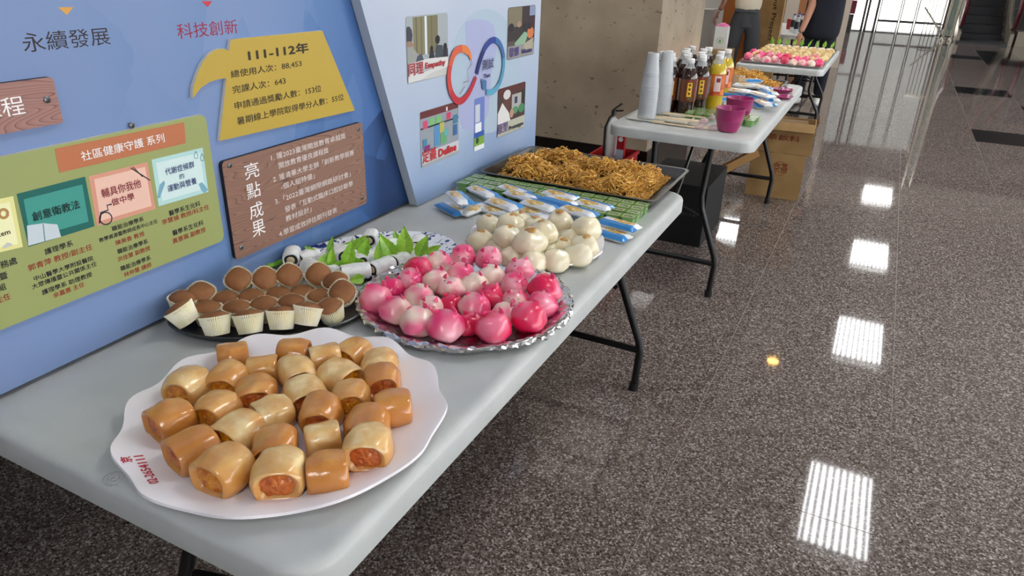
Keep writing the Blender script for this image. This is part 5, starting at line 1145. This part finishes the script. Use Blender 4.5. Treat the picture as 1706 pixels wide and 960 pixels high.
hand(pm_, hp + Vector((-.28, -.12, .92)), (-.35, -.1, -.9), (0, 1, 0), m_skin_d); hand(pm_, hp + Vector((.12, -.20, 1.28)), (-.6, -.2, .7), (0, 1, .3), m_skin_d)
head(pm_, hp + Vector((-.03, 0, 1.63)), PI, m_skin_d)
for sx in (-.13, .10): MB().sphere(hp + Vector((sx - .03, .05, .045)), (.13, .05, .045), 14, 8).build('shoe', mat('shoe_dark', (40, 38, 38), .6), pm_)
# person in navy behind third table
np_ = Vector((-.67, 8.66, 0)); pn = thing('person', 'person in navy short-sleeved top leaning a hand on the third table', 'person', (0, 0, 0)); m_navy = mat('navy_cloth', (16, 20, 34), .85)
figure([np_ + Vector(v) for v in [(0, 0, .93), (0, 0, 1.0), (0, 0, .82), (-.10, 0, .80), (-.11, 0, .46), (-.11, .02, .09), (.09, 0, .80), (.10, .02, .46), (.10, .03, .09)]],
    [(0, 1), (0, 2), (2, 3), (3, 4), (4, 5), (2, 6), (6, 7), (7, 8)], [(.16, .12), (.155, .12), (.16, .12), (.10, .10), (.075, .08), (.055, .06), (.10, .10), (.075, .08), (.055, .06)], 'trousers', m_navy, pn)
figure([np_ + Vector(v) for v in [(0, -.02, .66), (0, -.02, .80), (0, -.02, 1.0), (0, -.02, 1.15), (0, -.02, 1.28), (0, -.02, 1.36), (0, -.02, 1.43), (-.17, -.02, 1.34), (-.16, -.06, 1.14), (.17, -.02, 1.34), (.19, -.03, 1.14)]],
    [(0, 1), (1, 2), (2, 3), (3, 4), (4, 5), (5, 6), (5, 7), (7, 8), (5, 9), (9, 10)], [(.20, .14), (.21, .145), (.21, .14), (.20, .135), (.19, .12), (.14, .09), (.06, .06), (.08, .07), (.075, .07), (.08, .07), (.075, .07)], 'top', m_navy, pn)
figure([np_ + Vector(v) for v in [(-.15, -.06, 1.18), (-.12, -.12, 1.04), (-.15, -.22, .86), (-.17, -.27, .76)]], [(0, 1), (1, 2), (2, 3)], [.046, .043, .034, .026], 'forearm', m_skin, pn)
figure([np_ + Vector(v) for v in [(.18, -.04, 1.17), (.13, -.18, 1.20), (.03, -.24, 1.30)]], [(0, 1), (1, 2)], [.044, .04, .027], 'forearm', m_skin, pn)
figure([np_ + Vector(v) for v in [(0, -.02, 1.42), (0, -.02, 1.5)]], [(0, 1)], [.052, .048], 'neck', m_skin, pn)
hand(pn, np_ + Vector((-.17, -.27, .76)), (-.1, -.3, -.8), (1, 0, 0), m_skin); hand(pn, np_ + Vector((.03, -.24, 1.30)), (-.6, -.1, .8), (0, 1, .3), m_skin)
MB().tube([np_ + Vector((-.165, -.262, .785)) + Vector((.03 * math.cos(a_), .026 * math.sin(a_) , .018 * math.sin(a_))) for a_ in [k_ * PI / 6 for k_ in range(13)]], .004, 6).build('bracelet', mat('bracelet_dark', (50, 34, 28), .4), pn)
head(pn, np_ + Vector((0, -.03, 1.60)), -PI / 2, m_skin)
for sx in (-.11, .10): MB().sphere(np_ + Vector((sx, -.03, .045)), (.05, .13, .045), 14, 8).build('shoe', mat('shoe_white', (214, 212, 206), .6), pn)

# ================================================================ THINGS ON THE FLOOR AND BEHIND
m_card = mat('cardboard', (166, 132, 84), .75, col2=(154, 120, 74), nscale=6); m_card_in = mat('cardboard_inside', (120, 92, 58), .8); m_redink = mat('red_ink', (160, 62, 40), .7)
def ytext(s, parent, x0, z0, w_, h_, y, m, name='printed_text', rot=0):
    me = text_mesh(s, .01); xs = [v.co.x for v in me.vertices]; ys = [v.co.y for v in me.vertices]; a, b_, c_, d_ = min(xs), max(xs), min(ys), max(ys)
    for v in me.vertices:
        u_ = (v.co.x - a) / (b_ - a); v_ = (v.co.y - c_) / (d_ - c_)
        v.co = Vector((x0 + w_ * v_, y - .0012, z0 + h_ * (1 - u_))) if rot else Vector((x0 + w_ * u_, y - .0012, z0 + h_ * v_))
    me.materials.clear(); me.materials.append(m); me.name = name; return link(name, me, parent)
t = thing('cardboard_box', 'lower tan cardboard box with red printed mark under the middle table', 'box', (-.49, 5.02, 0), .08)
MB().box((0, 0, .15), (.34, .30, .30)).build('carton', m_card, t, False)
MB().box((0, 0, .301), (.05, .302, .002)).build('packing_tape', mat('tape', (176, 146, 96), .3), t, False)
ytext('京茶', t, -.02, .17, .09, .07, -.15, m_redink)
o = MB(); o.lathe([(.045, 0), (.048, 0)], 24, closed=True); o.build('printed_ring', m_redink, t, True, (.02, -.1512, .20), (PI / 2, 0, 0))
t = thing('cardboard_box', 'open tan cardboard box stacked on the lower one under the middle table', 'box', (-.48, 5.02, .303), .08)
b = MB(); 
for c_, d_ in (((0, -.147, .09), (.36, .006, .18)), ((0, .147, .09), (.36, .006, .18)), ((-.177, 0, .09), (.006, .29, .18)), ((.177, 0, .09), (.006, .29, .18)), ((0, 0, .004), (.35, .29, .006))): b.box(c_, d_)
b.build('carton', m_card, t, False)
MB().box((0, -.17, .175), (.35, .006, .07), Matrix.Rotation(-.9, 3, 'X')).build('flap', m_card, t, False); MB().box((.185, 0, .19), (.005, .28, .06), Matrix.Rotation(.3, 3, 'Y')).build('flap', m_card_in, t, False)
MB().box((-.02, 0, .16), (.3, .26, .02)).build('flap', m_card_in, t, False)
ytext('茶飲料', t, -.10, .08, .20, .04, -.15, m_redink)
ba, bb = PY(1190, 290, 4.45), PY(1262, 253, 4.60); dv = (bb - ba); o = MB().box((0, 0, 0), (dv.length, .035, .05)).build('timber_batten', mat('timber', (158, 114, 58), .6)); o.matrix_world = Matrix.Translation((ba + bb) / 2) @ dv.to_track_quat('X', 'Z').to_matrix().to_4x4(); tag(o, 'yellowish timber batten slanting under the middle table', 'batten')
o = MB().box((0, 0, .17), (.36, .5, .34)).build('storage_crate', mat('black_plastic', (8, 7, 8), .7)); o.location = (-.86, 3.95, .0); tag(o, 'black crate in the shadow under the middle table', 'crate')
# extinguisher in red box
ex_ = thing('extinguisher_box', 'red plastic box standing by the pillar below the fire extinguisher', 'box', (-1.215, 3.70, 0)); m_red = mat('red_plastic', (168, 26, 34), .4)
b = MB()
for c_, d_ in (((0, -.117, .22), (.20, .006, .44)), ((0, .117, .22), (.20, .006, .44)), ((-.097, 0, .22), (.006, .24, .44)), ((.097, 0, .22), (.006, .24, .44)), ((0, 0, .37), (.19, .23, .006))): b.box(c_, d_)
for c_, d_ in (((0, -.121, .445), (.216, .012, .018)), ((0, .121, .445), (.216, .012, .018)), ((-.102, 0, .445), (.012, .25, .018)), ((.102, 0, .445), (.012, .25, .018))): b.box(c_, d_)
b.build('box_body', m_red, ex_, False)
t = thing('fire_extinguisher', 'slim white fire extinguisher with black hose standing in the red box', 'extinguisher', (-1.235, 3.70, .374)); m_extw = mat('extinguisher_white', (216, 216, 214), .3)
b = MB(); b.lathe([(0, 0), (.036, 0), (.040, .008), (.040, .22), (.035, .245), (.02, .262), (.013, .27), (.013, .285)], 28, closed=True); b.build('cylinder', m_extw, t)
MB().tube([(0, 0, .28), (0, 0, .31)], .015, 12).build('valve', m_steel, t)
b = MB(); b.box((.02, .0, .33), (.06, .016, .008), Matrix.Rotation(-.7, 3, 'Y')); b.box((.025, .0, .308), (.05, .016, .008), Matrix.Rotation(-.15, 3, 'Y')); b.build('handle', mat('dark_steel', (70, 70, 66), .4, .7), t)
MB().tube([(0, -.01, .285), (-.012, -.025, .275), (-.030, -.036, .22), (-.028, -.038, .12), (-.022, -.040, .02)], .006, 8).build('hose', m_blackmetal, t)
t = thing('small_carton', 'narrow red and pale blue carton beside the extinguisher in the red box', 'box', (-1.165, 3.66, .374)); MB().box((0, 0, .12), (.042, .03, .24)).build('carton', m_red, t, False)
MB().box((0, -.0155, .08), (.04, .001, .07)).build('label', mat('label_blue_grey', (176, 186, 206), .4), t, False); MB().lathe([(0, 0), (.013, 0), (.013, .001), (0, .001)], 16, closed=True).build('round_emblem', m_extw, t, True, (0, -.0152, .17), (PI / 2, 0, 0))
# behind: boards, boxes, bags
o = thing('cardboard_carton', 'tall brown cardboard carton printed Sprout Project behind the cream T-shirt person', 'box', (-1.29, 9.06, 0))
MB().box((0, 0, .75), (.32, .12, 1.5)).build('carton', m_card, o, False); ytext('Sprout Project', o, .03, .60, .065, .62, -.06, mat('brown_ink', (96, 60, 34), .7), rot=1)
MB().box((0, 0, 1.501), (.30, .03, .002)).build('packing_tape', MATS['tape'], o, False)
b = MB().box((0, 0, .95), (.36, .04, 1.9)); o = b.build('wooden_door_leaf', mat('orange_wood', (160, 92, 36), .45), None, False); o.location = (-1.70, 9.5, 0.0); tag(o, 'orange-brown wooden panel standing behind the reaching person', 'board')
b = MB().box((0, 0, .9), (.14, .05, 1.8)); o = b.build('wooden_post', mat('brown_wood', (150, 98, 58), .5), None, False); o.location = (-1.18, 11.6, 0); tag(o, 'brown wooden upright behind the farthest table', 'board')
b = MB().box((0, 0, 1.1), (.9, .05, 2.2)); o = b.build('partition', mat('cream_partition', (188, 176, 160), .6), None, False); o.location = (-1.05, 12.2, 0); tag(o, 'cream partition panel behind the farthest table', 'partition')
bg_ = thing('paper_bag', 'white paper bag with green leaf logo and pink tissue beside the pillar', 'bag', (-1.575, 8.02, .58))
MB().box((0, 0, .13), (.13, .10, .26)).build('bag_body', mat('bag_white', (206, 206, 202), .6), bg_, False); bg_.scale = (1, 1, .85)
o2 = MB(); o2.lathe([(.030, 0), (.036, 0)], 20, closed=True); o2.build('logo_ring', mat('logo_green', (110, 160, 110), .6), bg_, True, (.0, -.0512, .10), (PI / 2, 0, 0)); MB().sphere((0, -.050, .095), (.014, .002, .02), 10, 6).build('logo_leaf', MATS['logo_green'], bg_)
ps = MB(); ps.sphere((0, 0, .265), 1, 14, 8, fn=lambda d: Vector((d.x * .06, d.y * .045, d.z * .035)) * (1 + noise.noise(d * 5) * .4)); ps.build('tissue', mat('pink_tissue', (214, 110, 160), .7), bg_)
tl_ = thing('teal_box', 'teal box with black lid on the low cabinet beside the pillar', 'box', (-1.66, 7.5, .46)); MB().box((0, 0, .04), (.24, .16, .10)).build('box_body', mat('teal_card', (96, 128, 120), .6), tl_, False); MB().box((0, 0, .095), (.26, .18, .02)).build('lid', m_blackmetal, tl_, False)
b = MB().box((0, 0, .22), (.5, .5, .44)); o = b.build('low_cabinet', mat('grey_laminate', (96, 94, 92), .5), None, False); o.location = (-1.72, 7.55, 0); tag(o, 'low grey cabinet beyond the pillar', 'cabinet')
o = MB().box((0, 0, .289), (.26, .3, .578)).build('carton', m_card, None, False); o.location = (-1.575, 8.02, 0); tag(o, 'small carton under the white paper bag', 'box')
b = MB().box((0, 0, .45), (.5, .3, .9)); o = b.build('storage_cabinet', mat('grey_box', (150, 144, 140), .6), None, False); o.location = (-2.15, 9.1, 0); tag(o, 'pale grey cabinet left of the orange-brown panel', 'cabinet')

# ================================================================ FAR END: ENTRANCE, BARRIER, ESCALATOR
m_alu = mat('dark_mullion', (70, 70, 72), .4, .5); m_stain = mat('satin_steel', (196, 190, 174), .3, .8)
m_glass = mat('window_glass', (240, 244, 246), 0.02, alpha=0.12)
for i, (xa, xb, lb) in enumerate([(-1.0, -.62, 'narrow'), (-.60, -.36, 'narrow'), (-.34, .10, ''), (.12, .42, ''), (.44, .98, '')]):
    nm = 'door_%d' % (i + 1); d_ = thing(nm, None, None, ((xa + xb) / 2, 19.6, 0)); d_['kind'] = 'structure'; W = xb - xa
    f = MB(); fw_ = .022 if i > 1 else .05
    for sx in (-1, 1): f.box((sx * (W / 2 - fw_ / 2), 0, 1.35), (fw_, .05, 2.7))
    f.box((0, 0, .01), (W, .05, .02)); f.box((0, 0, 2.67), (W, .05, .06)); f.box((0, 0, .26 if i > 1 else 1.0), (W, .04, .05)); f.build('door_frame', m_alu, d_, False)
    MB().box((0, 0, 1.35), (W - .03, .008, 2.64)).build('pane', m_glass, d_, False)
out = tag(MB().box((0, 40, -.12), (60, 40.6, .1)).build('outdoor_paving', mat('pale_paving', (232, 226, 212), .8), None, False), None, None, kind='structure')
struct(MB().box((4, 60.5, 7), (60, 1, 15)).build('wall_opposite', mat('opposite_facade', (70, 72, 70), .8), None, False))
# diagonal barrier made of steel bars
br = thing('barrier_rail', 'steel bar barrier with a diagonal brace beside the entrance doors', 'railing', (0, 0, 0))
for k_ in range(8): MB().tube([(.62 + k_ * .075, 19.1, 0), (.62 + k_ * .075, 19.1, 1.3)], .008, 6).build('bar', m_alu, br)
MB().tube([(.55, 19.05, .62), (1.05, 18.95, .05)], .018, 8).build('diagonal_brace', m_stain, br)
MB().tube([(.6, 19.1, .28), (1.17, 19.1, .28)], .014, 8).build('cross_rail', m_alu, br); MB().tube([(.6, 19.1, 1.28), (1.17, 19.1, 1.28)], .02, 8).build('top_rail', m_stain, br)
for k_, (xx, lb) in enumerate(((1.02, 'left'), (1.17, 'right'))):
    t = thing('steel_post', 'tall cream-steel post left of the escalator, %s one of the pair' % lb, 'post', (xx, 18.45, 0)); MB().tube([(0, 0, 0), (0, 0, 3.3)], .028, 12).build('post', m_stain, t); MB().lathe([(0, 0), (.06, 0), (.06, .03), (.04, .06), (0, .06)], 20, closed=True).build('base', m_stain, t)
o = MB().box((1.095, 18.45, 1.6), (.08, .01, 3.0)).build('glass_strip', mat('greenish_glass', (150, 170, 160), .1, alpha=.5)); tag(o, 'greenish glass strip between the two steel posts', 'glass')
m_esc = mat('escalator_dark', (16, 18, 26), .4); m_escg = mat('escalator_grey', (66, 66, 70), .4, .3); m_rubred = mat('handrail_red', (96, 22, 36), .35)
es = thing('escalator', 'dark escalator with grooved steps, glass sides and red handrails', 'escalator', (0, 0, 0))
MB().box((1.72, 18.6, .02), (.92, .9, .04)).build('landing_plate', m_escg, es, False)
for k_ in range(14):
    MB().box((1.72, 19.2 + k_ * .28, .05 + k_ * .17), (.86, .29, .18)).build('step', m_esc, es, False)
for sx, lb in ((1.235 + .02, 'l'), (2.20, 'r')):
    b = MB(); b.prism([(18.35, 0), (19.0, 0), (22.9, 2.4), (22.9, 2.7), (19.2, .42), (18.35, .22)], 0, .07); 
    me = b.mesh('skirt', mat('skirt_cream', (168, 158, 142), .35, .3), False); me.transform(Matrix(((0, 0, 1, 0), (1, 0, 0, 0), (0, 1, 0, 0), (0, 0, 0, 1)))); link('skirt', me, es, (sx, 0, 0))
    b = MB(); b.prism([(18.45, .25), (19.2, .45), (22.9, 2.7), (22.9, 3.5), (19.3, 1.15), (18.5, .95), (18.32, .6)], .03, .04)
    me = b.mesh('glass_side', mat('escalator_glass', (90, 104, 108), .05, alpha=.45), False); me.transform(Matrix(((0, 0, 1, 0), (1, 0, 0, 0), (0, 1, 0, 0), (0, 0, 0, 1)))); link('glass_side', me, es, (sx, 0, 0))
    MB().tube([(sx + .035, 18.6, .30), (sx + .035, 18.34, .36), (sx + .035, 18.26, .62), (sx + .035, 18.40, .93), (sx + .035, 18.6, .99), (sx + .035, 19.3, 1.2), (sx + .035, 22.8, 3.5)], .035, 8).build('handrail', m_rubred, es)
for sx in (2.48,):
    b = MB(); b.box((sx, 18.6, .14), (.32, .5, .28)); b.build('newel_base', MATS['skirt_cream'], es, False)
MB().tube([(2.52, 18.4, .28), (2.52, 18.3, .6), (2.52, 18.45, .95), (2.52, 20.5, 1.9)], .045, 8).build('handrail', m_rubred, es)
MB().box((2.95, 19.6, .8), (.7, 2.0, 1.6)).build('escalator_side', m_esc, es, False)
o = MB().box((0, 0, .35), (.22, .18, .28)).build('red_bin', mat('dark_red_cloth', (110, 30, 50), .7), None, False); o.location = (-.93, 18.9, .2); tag(o, 'dark red container beside the left entrance doors', 'container')
st = thing('bin_stand', 'dark stand carrying the dark red container', 'stand', (-.93, 18.9, 0)); MB().box((0, 0, .2), (.2, .16, .39)).build('stand_body', m_alu, st, False)
